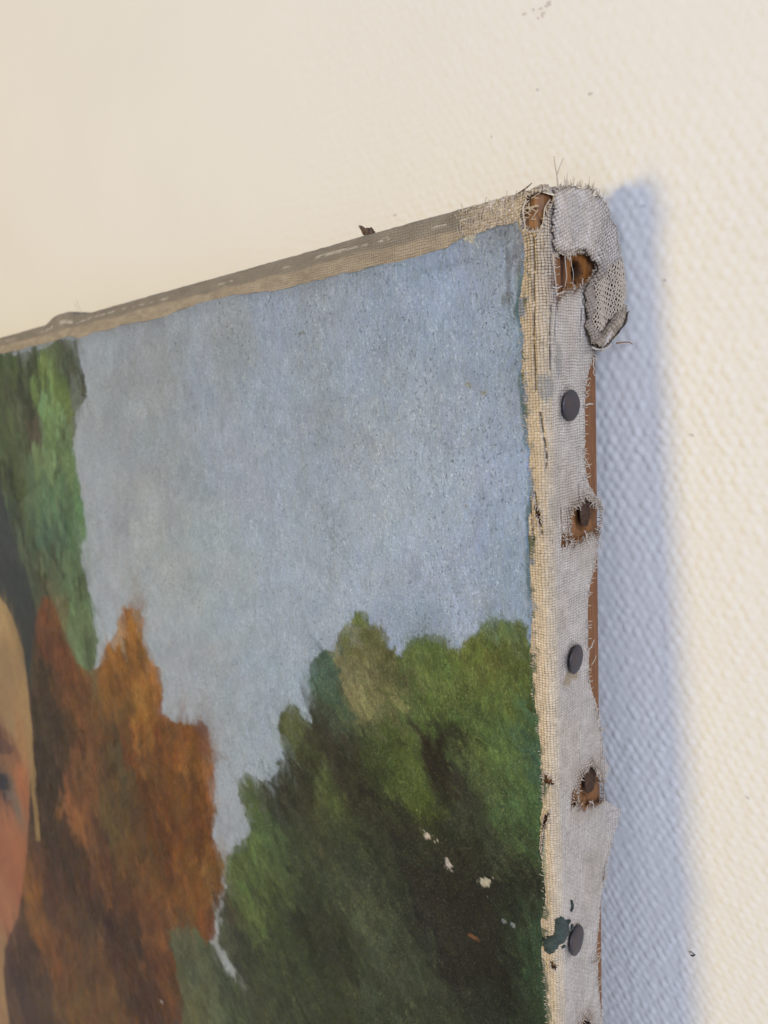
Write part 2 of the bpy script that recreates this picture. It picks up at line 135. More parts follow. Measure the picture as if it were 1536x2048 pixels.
def lin(c):
    c = np.asarray(c, dtype=np.float32) / 255.0
    return np.where(c <= 0.04045, c / 12.92, ((c + 0.055) / 1.055) ** 2.4)


E_FRONT = np.array([0.93, 0.86, 0.81], dtype=np.float32)   # light falling on the picture plane


def pig(c):
    """pigment colour from the colour it shows in the room"""
    c = np.maximum(lin(c) - np.array([.003, .005, .009]), .0035) / E_FRONT
    return c * .87 + .13 * (c @ np.array([.3, .6, .1]))[..., None]


def pip(x, y, poly):
    ins = np.zeros(x.shape, bool)
    n = len(poly)
    for i in range(n):
        x0, y0 = poly[i]
        x1, y1 = poly[(i + 1) % n]
        if y0 == y1:
            continue
        c = ((y0 > y) != (y1 > y)) & (x < (x1 - x0) * (y - y0) / (y1 - y0) + x0)
        ins ^= c
    return ins


def segdist(x, y, pts, closed=False):
    d = np.full(x.shape, 1e9, np.float32)
    n = len(pts)
    for i in range(n if closed else n - 1):
        ax, ay = pts[i]
        bx, by = pts[(i + 1) % n]
        L = (bx - ax) ** 2 + (by - ay) ** 2 + 1e-12
        t = np.clip(((x - ax) * (bx - ax) + (y - ay) * (by - ay)) / L, 0, 1)
        d = np.minimum(d, np.hypot(x - ax - t * (bx - ax), y - ay - t * (by - ay)))
    return d


def ss(a, b, v):
    t = np.clip((v - a) / (b - a), 0, 1)
    return t * t * (3 - 2 * t)


# ------------------------------------------------------------------ mesh helpers
def grid_mesh(name, P, mask=None, color=None, uv=None, flip=False):
    ny, nx = P.shape[:2]
    idx = np.arange(ny * nx).reshape(ny, nx)
    a, b, c, d = idx[:-1, :-1], idx[:-1, 1:], idx[1:, 1:], idx[1:, :-1]
    q = np.stack([a, b, c, d] if not flip else [a, d, c, b], -1).reshape(-1, 4)
    if mask is not None:
        q = q[mask.reshape(-1)]
    used = np.unique(q)
    remap = np.full(ny * nx, -1)
    remap[used] = np.arange(len(used))
    q = remap[q]
    V = (P.reshape(-1, 3)[used] * MM).astype(np.float32)
    me = bpy.data.meshes.new(name)
    me.vertices.add(len(V))
    me.vertices.foreach_set('co', V.ravel())
    me.loops.add(q.size)
    me.loops.foreach_set('vertex_index', q.ravel().astype(np.int32))
    me.polygons.add(len(q))
    me.polygons.foreach_set('loop_start', np.arange(0, q.size, 4, dtype=np.int32))
    me.polygons.foreach_set('use_smooth', np.ones(len(q), bool))
    me.update(calc_edges=True)
    if color is not None:
        C = np.ones((ny * nx, 4), np.float32)
        cc = color.reshape(ny * nx, -1)
        C[:, :cc.shape[1]] = cc
        at = me.color_attributes.new("col", 'FLOAT_COLOR', 'POINT')
        at.data.foreach_set('color', C[used].ravel())
    if uv is not None:
        l = me.uv_layers.new(name="weave")
        U = uv.reshape(-1, 2)[used].astype(np.float32)
        l.data.foreach_set('uv', U[q.ravel()].ravel())
    return me


def obj(name, me, mat, parent=None):
    o = bpy.data.objects.new(name, me)
    col.objects.link(o)
    if mat is not None:
        me.materials.append(mat)
    if parent is not None:
        o.parent = parent
        o.location = CHILD_OFF
    return o


def poly_mesh(name, V, F, smooth=True, color=None):
    me = bpy.data.meshes.new(name)
    me.from_pydata([tuple(float(c) * MM for c in v) for v in V], [], F)
    me.polygons.foreach_set('use_smooth', np.full(len(me.polygons), smooth))
    me.update()
    return me


def tubes(name, lines, sides=6):
    """lines: list of (points[n,3], radii[n])"""
    VV, FF = [], []
    off = 0
    for pts, rad in lines:
        pts = np.asarray(pts, float)
        n = len(pts)
        rad = np.broadcast_to(rad, (n,))
        T = np.gradient(pts, axis=0)
        T /= np.linalg.norm(T, axis=1)[:, None] + 1e-9
        up = np.array([0.31, 0.2, 0.93]) if abs(T[:, 2]).mean() < .8 else np.array([0.9, 0.3, 0.1])
        A = np.cross(T, up)
        A /= np.linalg.norm(A, axis=1)[:, None] + 1e-9
        B = np.cross(T, A)
        th = np.arange(sides) * 2 * np.pi / sides
        ring = pts[:, None] + rad[:, None, None] * (np.cos(th)[None, :, None] * A[:, None] + np.sin(th)[None, :, None] * B[:, None])
        VV.append(ring.reshape(-1, 3))
        i, j = np.meshgrid(np.arange(n - 1), np.arange(sides), indexing='ij')
        j2 = (j + 1) % sides
        F = np.stack([i * sides + j, i * sides + j2, (i + 1) * sides + j2, (i + 1) * sides + j], -1).reshape(-1, 4) + off
        FF.append(F)
        off += n * sides
    V = (np.concatenate(VV) * MM).astype(np.float32)
    F = np.concatenate(FF).astype(np.int32)
    me = bpy.data.meshes.new(name)
    me.vertices.add(len(V))
    me.vertices.foreach_set('co', V.ravel())
    me.loops.add(F.size)
    me.loops.foreach_set('vertex_index', F.ravel())
    me.polygons.add(len(F))
    me.polygons.foreach_set('loop_start', np.arange(0, F.size, 4, dtype=np.int32))
    me.polygons.foreach_set('use_smooth', np.ones(len(F), bool))
    me.update(calc_edges=True)
    return me


def smooth_line(pts, n=14):
    pts = np.asarray(pts, float)
    t = np.linspace(0, len(pts) - 1, n)
    out = []
    for v in t:
        i = min(int(v), len(pts) - 2)
        f = v - i
        p0, p1, p2, p3 = pts[max(i - 1, 0)], pts[i], pts[i + 1], pts[min(i + 2, len(pts) - 1)]
        out.append(.5 * (2 * p1 + (p2 - p0) * f + (2 * p0 - 5 * p1 + 4 * p2 - p3) * f * f + (3 * p1 - p0 - 3 * p2 + p3) * f ** 3))
    return np.array(out)


def growing(a, b, s0, g, start=0.0):
    """positions from a to b, spacing s0 growing by g per mm past `start`"""
    v = [a]
    sgn = 1 if b > a else -1
    while (b - v[-1]) * sgn > 0:
        d = abs(v[-1] - a)
        v.append(v[-1] + sgn * (s0 + g * max(0, d - start)))
    v[-1] = b
    return np.array(v)


# ------------------------------------------------------------------ materials
class NT:
    def __init__(self, name):
        self.m = bpy.data.materials.new(name)
        self.m.use_nodes = True
        self.t = self.m.node_tree
        self.b = self.t.nodes['Principled BSDF']

    def n(self, kind, **kw):
        nd = self.t.nodes.new(kind)
        for k, v in kw.items():
            if k.startswith('i_'):
                nd.inputs[k[2:].replace('_', ' ')].default_value = v
            else:
                setattr(nd, k, v)
        return nd

    def l(self, a, b):
        self.t.links.new(a, b)

    def math(self, op, a, b=None, c=None, clamp=False):
        nd = self.t.nodes.new('ShaderNodeMath')
        nd.operation = op
        nd.use_clamp = clamp
        for k, v in enumerate((a, b, c)):
            if v is None:
                continue
            if isinstance(v, (int, float)):
                nd.inputs[k].default_value = v
            else:
                self.l(v, nd.inputs[k])
        return nd.outputs[0]

    def noise(self, vec, scale, detail=2.0, rough=0.5, dist=0.0):
        nd = self.n('ShaderNodeTexNoise')
        nd.inputs['Scale'].default_value = scale
        nd.inputs['Detail'].default_value = detail
        nd.inputs['Roughness'].default_value = rough
        nd.inputs['Distortion'].default_value = dist
        self.l(vec, nd.inputs['Vector'])
        return nd.outputs['Fac']

    def mapping(self, vec, scale=(1, 1, 1), rot=(0, 0, 0)):
        nd = self.n('ShaderNodeMapping')
        nd.inputs['Scale'].default_value = scale
        nd.inputs['Rotation'].default_value = rot
        self.l(vec, nd.inputs['Vector'])
        return nd.outputs[0]

    def ramp(self, v, a, b, lo=0.0, hi=1.0):
        nd = self.n('ShaderNodeMapRange')
        nd.inputs['From Min'].default_value = a
        nd.inputs['From Max'].default_value = b
        nd.inputs['To Min'].default_value = lo
        nd.inputs['To Max'].default_value = hi
        self.l(v, nd.inputs['Value'])
        return nd.outputs[0]

    def mix(self, fac, a, b, mode='MIX'):
        nd = self.n('ShaderNodeMix')
        nd.data_type = 'RGBA'
        nd.blend_type = mode
        if isinstance(fac, (int, float)):
            nd.inputs[0].default_value = fac
        else:
            self.l(fac, nd.inputs[0])
        for k, v in ((6, a), (7, b)):
            if isinstance(v, tuple):
                nd.inputs[k].default_value = v if len(v) == 4 else v + (1,)
            else:
                self.l(v, nd.inputs[k])
        return nd.outputs[2]

    def bump(self, h, dist, strength=1.0, prev=None):
        nd = self.n('ShaderNodeBump')
        nd.inputs['Strength'].default_value = strength
        nd.inputs['Distance'].default_value = dist
        self.l(h, nd.inputs['Height'])
        if prev is not None:
            self.l(prev, nd.inputs['Normal'])
        return nd.outputs[0]

    def obj_mm(self):
        tc = self.n('ShaderNodeTexCoord')
        return self.mapping(tc.outputs['Object'], (1000, 1000, 1000))

    def attr(self, name="col"):
        nd = self.n('ShaderNodeAttribute')
        nd.attribute_name = name
        return nd

    def weave(self, u, v, pu, pv, nz):
        """plain weave height 0..1 from coordinates in mm; nz = slight drift of the threads"""
        uu = self.math('MULTIPLY', self.math('ADD', u, nz), math.pi / pu)
        vv = self.math('MULTIPLY', self.math('ADD', v, nz), math.pi / pv)
        su, sv = self.math('SINE', uu), self.math('SINE', vv)
        au, av = self.math('ABSOLUTE', su), self.math('ABSOLUTE', sv)
        par = self.math('MULTIPLY', su, sv)
        over = self.ramp(par, -0.1, 0.1)          # 1 where the warp lies on top
        h1 = self.math('POWER', au, 0.7)
        h2 = self.math('POWER', av, 0.7)
        top = self.math('ADD', self.math('MULTIPLY', over, h1), self.math('MULTIPLY', self.math('SUBTRACT', 1.0, over), h2))
        return top, self.math('MULTIPLY', h1, h2)


def mat_paint():
    t = NT('oil_paint')
    p = t.obj_mm()
    a = t.attr()
    st = t.noise(t.mapping(p, (1.6, 1.0, 0.45), (0, 0.15, 0)), 1.0, 4, 0.65)
    fine = t.noise(p, 2.6, 3, 0.7)
    c = t.mix(1.0, a.outputs['Color'], t.ramp(st, 0.34, 0.66, 0.90, 1.10), 'MULTIPLY')
    c = t.mix(1.0, c, t.ramp(fine, 0.36, 0.64, 0.92, 1.08), 'MULTIPLY')
    # broken touches: ridges of drier, lighter paint over darker hollows
    br = t.noise(t.mapping(p, (1.0, 1.0, 0.42), (0, -0.65, 0)), 1.35, 3, 0.62, 0.4)
    amt = t.ramp(a.outputs['Alpha'], 0.1, 0.8, 0.25, 1.0)
    lift = t.mix(1.0, c, (1.65, 1.62, 1.35), 'MULTIPLY')
    c = t.mix(t.math('MULTIPLY', t.ramp(br, 0.58, 0.62), t.math('MULTIPLY', amt, 0.42)), c, lift)
    drop = t.mix(1.0, c, (0.55, 0.55, 0.58), 'MULTIPLY')
    c = t.mix(t.math('MULTIPLY', t.ramp(br, 0.41, 0.38), t.math('MULTIPLY', amt, 0.45)), c, drop)
    # crisp specks: pale glints painted on the weave knots, dark pits painted between them
    kn_ = t.noise(t.mapping(p, (1.0, 1.0, 0.75)), 2.6, 1, 0.4)
    dens = t.ramp(t.noise(p, 0.075, 3, 0.6), 0.38, 0.62, 0.0, 0.055)
    on = t.ramp(t.math('ADD', kn_, dens), 0.655, 0.675)
    c = t.mix(t.math('MULTIPLY', on, 0.62), c, t.mix(1.0, t.mix(1.0, c, (1.45, 1.42, 1.3), 'MULTIPLY'), (0.045, 0.048, 0.028), 'ADD'))
    pk_ = t.noise(t.mapping(p, (0.9, 1.0, 0.6), (0, 0.4, 0)), 2.2, 1, 0.4)
    dens2 = t.ramp(t.noise(t.mapping(p, (1, 1, 0.6)), 0.06, 3, 0.6), 0.40, 0.66, 0.0, 0.065)
    on2 = t.ramp(t.math('SUBTRACT', pk_, dens2), 0.30, 0.275)
    c = t.mix(t.math('MULTIPLY', on2, 0.5), c, t.mix(1.0, c, (0.32, 0.33, 0.33), 'MULTIPLY'))
    # yellowish glints on the canvas tooth put in as colour, and dark pores
    gate = t.ramp(t.noise(p, 0.12, 3, 0.6), 0.36, 0.62)
    sp = t.ramp(t.noise(t.mapping(p, (1.0, 1.0, 0.8)), 2.1, 2, 0.5), 0.60, 0.68)
    c = t.mix(t.math('MULTIPLY', t.math('MULTIPLY', sp, gate), t.math('MULTIPLY', a.outputs['Alpha'], 0.55)), c, (0.30, 0.32, 0.14))
    pores = t.ramp(t.noise(t.mapping(p, (1.0, 1.0, 0.7), (0, 0.5, 0)), 1.5, 3, 0.6), 0.355, 0.335)
    gate2 = t.ramp(t.noise(p, 0.06, 3, 0.6), 0.36, 0.58)
    c = t.mix(t.math('MULTIPLY', t.math('MULTIPLY', pores, gate2), 0.65), c, (0.05, 0.055, 0.05))
    sep = t.n('ShaderNodeSeparateXYZ')
    t.l(p, sep.inputs[0])
    nz = t.ramp(t.noise(p, 0.35, 2), 0, 1, -0.25, 0.25)
    w, gap = t.weave(sep.outputs['X'], sep.outputs['Z'], 0.55, 0.50, nz)
    n1 = t.bump(gap, 0.00003, 0.45)
    n2 = t.bump(t.noise(t.mapping(p, (1.8, 1, 1.0)), 1.5, 4, 0.7), 0.00060, 1.0, n1)
    n3 = t.bump(st, 0.0003, 0.5, n2)
    t.l(n3, t.b.inputs['Normal'])
    t.l(c, t.b.inputs['Base Color'])
    t.l(t.ramp(fine, 0.3, 0.7, 0.34, 0.50), t.b.inputs['Roughness'])
    t.b.inputs['Specular IOR Level'].default_value = 0.19
    return t.m


def mat_linen(name='primed_linen', pu=0.64, pv=0.54, gapcol=(0.13, 0.09, 0.055), gapw=0.28, dist=0.00018):
    t = NT(name)
    uvn = t.n('ShaderNodeUVMap')
    uvn.uv_map = 'weave'
    sep = t.n('ShaderNodeSeparateXYZ')
    t.l(uvn.outputs[0], sep.inputs[0])
    p = t.obj_mm()
    a = t.attr()
    drift = t.ramp(t.noise(p, 0.35, 3), 0, 1, -0.42, 0.42)
    w, gap = t.weave(sep.outputs['X'], sep.outputs['Y'], pu, pv, drift)
    thick = t.noise(t.mapping(p, (1, 0.25, 2.2)), 1.0, 2, 0.5)
    worn = t.ramp(t.noise(p, 0.30, 4, 0.6), 0.38, 0.62, 0.45, 1.0)
    hole = t.math('MULTIPLY', t.ramp(gap, 0.55, 0.12), worn)
    hole = t.math('MULTIPLY', hole, t.math('ADD', t.math('MULTIPLY', a.outputs['Alpha'], 1.2), gapw), clamp=True)
    c = t.mix(1.0, a.outputs['Color'], t.ramp(thick, 0.3, 0.7, 0.88, 1.08), 'MULTIPLY')
    c = t.mix(1.0, c, t.ramp(t.noise(p, 1.6, 4, 0.7), 0.3, 0.7, 0.90, 1.07), 'MULTIPLY')
    c = t.mix(hole, c, gapcol)
    pit = t.ramp(t.noise(t.mapping(p, (1, 0.7, 1.3)), 1.7, 2, 0.5), 0.32, 0.26)
    c = t.mix(t.math('MULTIPLY', pit, 0.5), c, gapcol)
    n1 = t.bump(t.math('MULTIPLY', w, t.ramp(thick, 0.2, 0.8, 0.6, 1.2)), dist, 1.0)
    n2 = t.bump(t.noise(p, 1.3, 4, 0.65), 0.00014, 0.4, n1)
    t.l(n2, t.b.inputs['Normal'])
    t.l(c, t.b.inputs['Base Color'])
    t.b.inputs['Roughness'].default_value = 0.82
    t.b.inputs['Specular IOR Level'].default_value = 0.405
    return t.m


def mat_wood(name, c0, c1, attr=False):
    t = NT(name)
    p = t.obj_mm()
    g = t.noise(t.mapping(p, (2.2, 2.2, 0.05)), 1.2, 4, 0.65, 0.3)
    f = t.noise(t.mapping(p, (9, 9, 0.25)), 1.0, 3, 0.6)
    c = t.mix(t.ramp(g, 0.3, 0.7), c0, c1)
    c = t.mix(1.0, c, t.ramp(f, 0.3, 0.7, 0.62, 1.15), 'MULTIPLY')
    if attr:
        c = t.mix(1.0, c, t.attr().outputs['Color'], 'MULTIPLY')
    t.l(c, t.b.inputs['Base Color'])
    t.l(t.bump(t.math('ADD', g, t.math('MULTIPLY', f, 0.5)), 0.00025, 0.6), t.b.inputs['Normal'])
    t.b.inputs['Roughness'].default_value = 0.6
    t.b.inputs['Specular IOR Level'].default_value = 0.3
    return t.m


def mat_plain(name, c, rough=0.8, var=0.2, scale=1.2, bump=0.0001, metal=0.0, spec=0.3, c2=None):
    t = NT(name)
    p = t.obj_mm()
    nz = t.noise(p, scale, 4, 0.65)
    base = t.mix(t.ramp(nz, 0.3, 0.7), tuple(v * (1 - var) for v in c), c2 if c2 else tuple(v * (1 + var) for v in c))
    t.l(base, t.b.inputs['Base Color'])
    t.l(t.ramp(nz, 0.3, 0.7, rough - .08, min(1, rough + .1)), t.b.inputs['Roughness'])
    t.b.inputs['Metallic'].default_value = metal
    t.b.inputs['Specular IOR Level'].default_value = spec
    if bump:
        t.l(t.bump(t.noise(p, scale * 2.5, 4, 0.7), bump, 0.7), t.b.inputs['Normal'])
    return t.m


def mat_wall():
    t = NT('painted_wallpaper')
    p = t.obj_mm()
    a = t.attr()
    c = t.mix(1.0, a.outputs['Color'], t.ramp(t.noise(p, 0.02, 3, 0.5), 0.3, 0.7, 0.985, 1.015), 'MULTIPLY')
    n1 = t.bump(t.noise(p, 1.6, 4, 0.7), 0.00010, 0.55)
    t.l(n1, t.b.inputs['Normal'])
    t.l(c, t.b.inputs['Base Color'])
    t.b.inputs['Roughness'].default_value = 0.75
    t.b.inputs['Specular IOR Level'].default_value = 0.3
    return t.m


M_paint = mat_paint()
M_linen = mat_linen()
M_flap = mat_linen('gessoed_flap_linen', 0.66, 0.60, gapw=0.30)
M_wood = mat_wood('reddish_pine', (0.18, 0.072, 0.026), (0.34, 0.150, 0.055), True)
M_wood2 = mat_wood('pale_pine', (0.22, 0.11, 0.055), (0.32, 0.17, 0.09))
M_thread = mat_plain('linen_thread', (0.55, 0.46, 0.34), 0.85, 0.15)
M_thread_w = mat_plain('gessoed_thread', (0.62, 0.55, 0.46), 0.85, 0.12)
M_thread_d = mat_plain('rust_stained_thread', (0.30, 0.15, 0.06), 0.85, 0.35)
M_tack = mat_plain('blued_steel', (0.045, 0.05, 0.06), 0.40, 0.15, 0.45, 0.00012, 0.35, 0.5, c2=(0.085, 0.06, 0.055))
M_rust = mat_plain('rusted_iron', (0.060, 0.035, 0.022), 0.9, 0.4, 1.6, 0.0004, 0.0, 0.2, c2=(0.13, 0.075, 0.045))
M_green = mat_plain('glossy_green_paint', (0.022, 0.040, 0.032), 0.25, 0.35, 0.8, 0.0007, 0.0, 0.4, c2=(0.055, 0.085, 0.070))
M_scrap = mat_plain('glue_stained_linen', (0.34, 0.27, 0.18), 0.7, 0.25, 0.9, 0.0003)
M_dark = mat_plain('dark_fibre', (0.13, 0.085, 0.055), 0.9, 0.3)
M_wall = mat_wall()

# ------------------------------------------------------------------ wall
WY = DATA['WALLY']


def build_wall():
    xr = growing(-25.0, 50.0, 0.48, 0.0)
    xr2 = growing(50.0, 6000.0, 0.5, 0.05)[1:]
    xl = growing(-25.0, -900.0, 0.48, 0.0055)[1:][::-1]
    xl = np.concatenate([growing(-900.0, -6000.0, 5.0, 0.1)[1:][::-1], xl])
    X = np.concatenate([xl, xr, xr2])
    zc = growing(60.0, -205.0, 0.48, 0.0)
    zd = growing(-205.0, -3000.0, 0.6, 0.05)[1:]
    zu = growing(60.0, 3000.0, 0.5, 0.012)[1:][::-1]
    Z = np.concatenate([zu, zc, zd])
    XX, ZZ = np.meshgrid(X, Z)
    sx = np.gradient(X)[None, :]
    sz = np.abs(np.gradient(Z))[:, None]
    amp = np.clip((1.25 - np.maximum(sx, sz)) / 0.5, 0, 1)
    # embossed staggered lozenges
    wx = XX + 0.9 * fbm(XX / 9, ZZ / 9, 3)
    wz = ZZ + 0.8 * fbm(XX / 9, ZZ / 9, 11)
    H = np.zeros_like(XX, dtype=np.float32)
    px, pz = 2.2, 1.95
    row0 = np.floor(wz / pz)
    for dr in (-1, 0, 1):
        row = row0 + dr
        c0 = np.floor(wx / px - row * 0.47)
        for dc in (-1, 0, 1):
            cc = c0 + dc
            hx = TB[(cc.astype(int)) & 255, (row.astype(int)) & 255]
            hz = TB[(cc.astype(int) + 77) & 255, (row.astype(int) + 31) & 255]
            ha = TB[(cc.astype(int) + 19) & 255, (row.astype(int) + 131) & 255]
            cx = (cc + row * 0.47 + 0.5 + (hx - .5) * 0.28) * px
            cz = (row + 0.5 + (hz - .5) * 0.32) * pz
            dx, dz = (wx - cx) / (px * 0.53), (wz - cz) / (pz * 0.62)
            dx2 = dx + dz * 0.08
            d = np.sqrt(dx2 ** 2 + dz ** 2)
            H = np.maximum(H, (0.30 + 0.95 * ha) * np.clip(1 - d ** 2.3, 0, 1))
    amp = amp * (.35 + .65 * ss(28, -22, ZZ)) * (.75 + .5 * vn(XX / 25, ZZ / 25, 77))
    H = H + 0.12 * fbm(XX / 1.1, ZZ / 1.1, 21)
    P = np.stack([XX, WY - WALL_AMP * H * amp - 0.25 * fbm(XX / 60, ZZ / 60, 5), ZZ], -1)
    base = np.array([0.80, 0.79, 0.73], np.float32)
    C = np.broadcast_to(base, XX.shape + (3,)).copy()
    d = segdist(XX, ZZ, DATA['WALLPTS']['scuff'][:5])
    k = ss(0.45, 0.15, d + 0.35 * fbm(XX / .6, ZZ / .6, 9)) * (vn(XX / .5, ZZ / .5, 4) > .35)
    for q in DATA['WALLPTS']['scuff'][5:]:
        k = np.maximum(k, ss(0.5, 0.2, np.hypot(XX - q[0], ZZ - q[1])))
    C = C * (1 - .5 * k[..., None]) + .5 * k[..., None] * np.array([0.36, 0.27, 0.22])
    for q in DATA['WALLPTS']['specks']:
        k = ss(0.55, 0.2, np.hypot(XX - q[0], (ZZ - q[1]) * 1.6))[..., None] * .6
        C = C * (1 - k) + k * np.array([0.3, 0.27, 0.25])
    return grid_mesh('wall', P, color=C.astype(np.float32))


WALL_AMP = 0.25
wall = obj('wall', build_wall(), M_wall)
wall['kind'] = 'structure'
wall['label'] = 'cream painted wall with embossed dimpled wallpaper behind the canvas'

# pin hole with its small chip of paint
q = DATA['WALLPTS']['pin']
V, F = [], []
for k, (rad, y) in enumerate(((0.62, -0.36), (0.42, -0.40), (0.34, 0.2), (0.02, 0.6))):
    for i in range(14):
        a = i / 14 * 2 * math.pi
        rr = rad * (1 + .25 * math.sin(3 * a + 1) + .1 * math.sin(5 * a))
        V.append((rr * math.cos(a) * .9, y, rr * math.sin(a)))
for k in range(3):
    for i in range(14):
        j = (i + 1) % 14
        F.append((k * 14 + i, k * 14 + j, (k + 1) * 14 + j, (k + 1) * 14 + i))
pin = obj('pin_hole', poly_mesh('pin_hole', V, F), mat_plain('pin_hole_dark', (0.03, 0.025, 0.02), 0.9, 0.3))
pin.parent = wall
pin.location = (q[0] * MM, (WY - .1) * MM, q[1] * MM)
V = [(-.55, -.5, .25), (-.15, -.75, .5), (.05, -.5, .1), (-.3, -.45, -.25), (-.55, -.3, .25), (-.15, -.35, .5), (.05, -.3, .1), (-.3, -.3, -.25)]
F = [(0, 1, 2, 3), (7, 6, 5, 4), (0, 4, 5, 1), (1, 5, 6, 2), (2, 6, 7, 3), (3, 7, 4, 0)]
chip = obj('paint_chip', poly_mesh('paint_chip', V, F, False), mat_plain('chip_white', (0.8, 0.78, 0.74), 0.7, 0.05))
chip.parent = wall
chip.location = (q[0] * MM, (WY - .1) * MM, q[1] * MM)

# ------------------------------------------------------------------ painting root (leans: top closer to the wall)
TILT = -math.atan(0.063)
BASE = Vector((-280.0, 10.0, -600.0)) * MM
root = bpy.data.objects.new('painting', None)
col.objects.link(root)
root.rotation_euler = (TILT, 0, 0)
root.location = Matrix.Rotation(TILT, 3, 'X') @ BASE
root.empty_display_size = 0.05
root['label'] = 'unframed old oil painting on stretched canvas with torn frayed edges, hanging against the cream wall'
root['category'] = 'painting'
CHILD_OFF = -BASE

RF = 2.2          # radius of the fold over the front edge
QF = RF * math.pi / 2
RT = 1.6          # radius of the fold over the top edge


def sweep(s, t, off=0.0, cap=1.0):
    """point on the canvas skin: s runs across the face, round the fold and back along the side; t runs up"""
    a = np.clip(s, 0, QF) / RF
    nx, ny = np.sin(a), -np.cos(a)
    cx = np.where(s < 0, -RF + s, np.where(s <= QF, -RF + RF * np.sin(a), 0.0))
    cy = np.where(s < 0, 0.0, np.where(s <= QF, RF - RF * np.cos(a), RF + s - QF))
    b = np.clip((t + RT) / RT, 0, math.pi / 2)
    d = RT * (1 - np.cos(b)) + np.clip(t + RT - RT * math.pi / 2, 0, cap)
    z = np.where(t < -RT, t, -RT + RT * np.sin(b))
    o = off * np.cos(b) - d
    return np.stack([cx + nx * o, cy + ny * o, z + off * np.sin(b)], -1)


def undul(x, z):
    """slack of the old canvas"""
    return 0.5 * fbm(x / 55, z / 70, 41, 2) * ss(-8, -40, x) * ss(-8, -40, z)


def lump(x, t):
    return 2.6 * np.exp(-((x + 212) / 13) ** 4) * ss(-3.5, -0.5, t) + 0.5 * np.exp(-((x + 75) / 10) ** 2) * 0


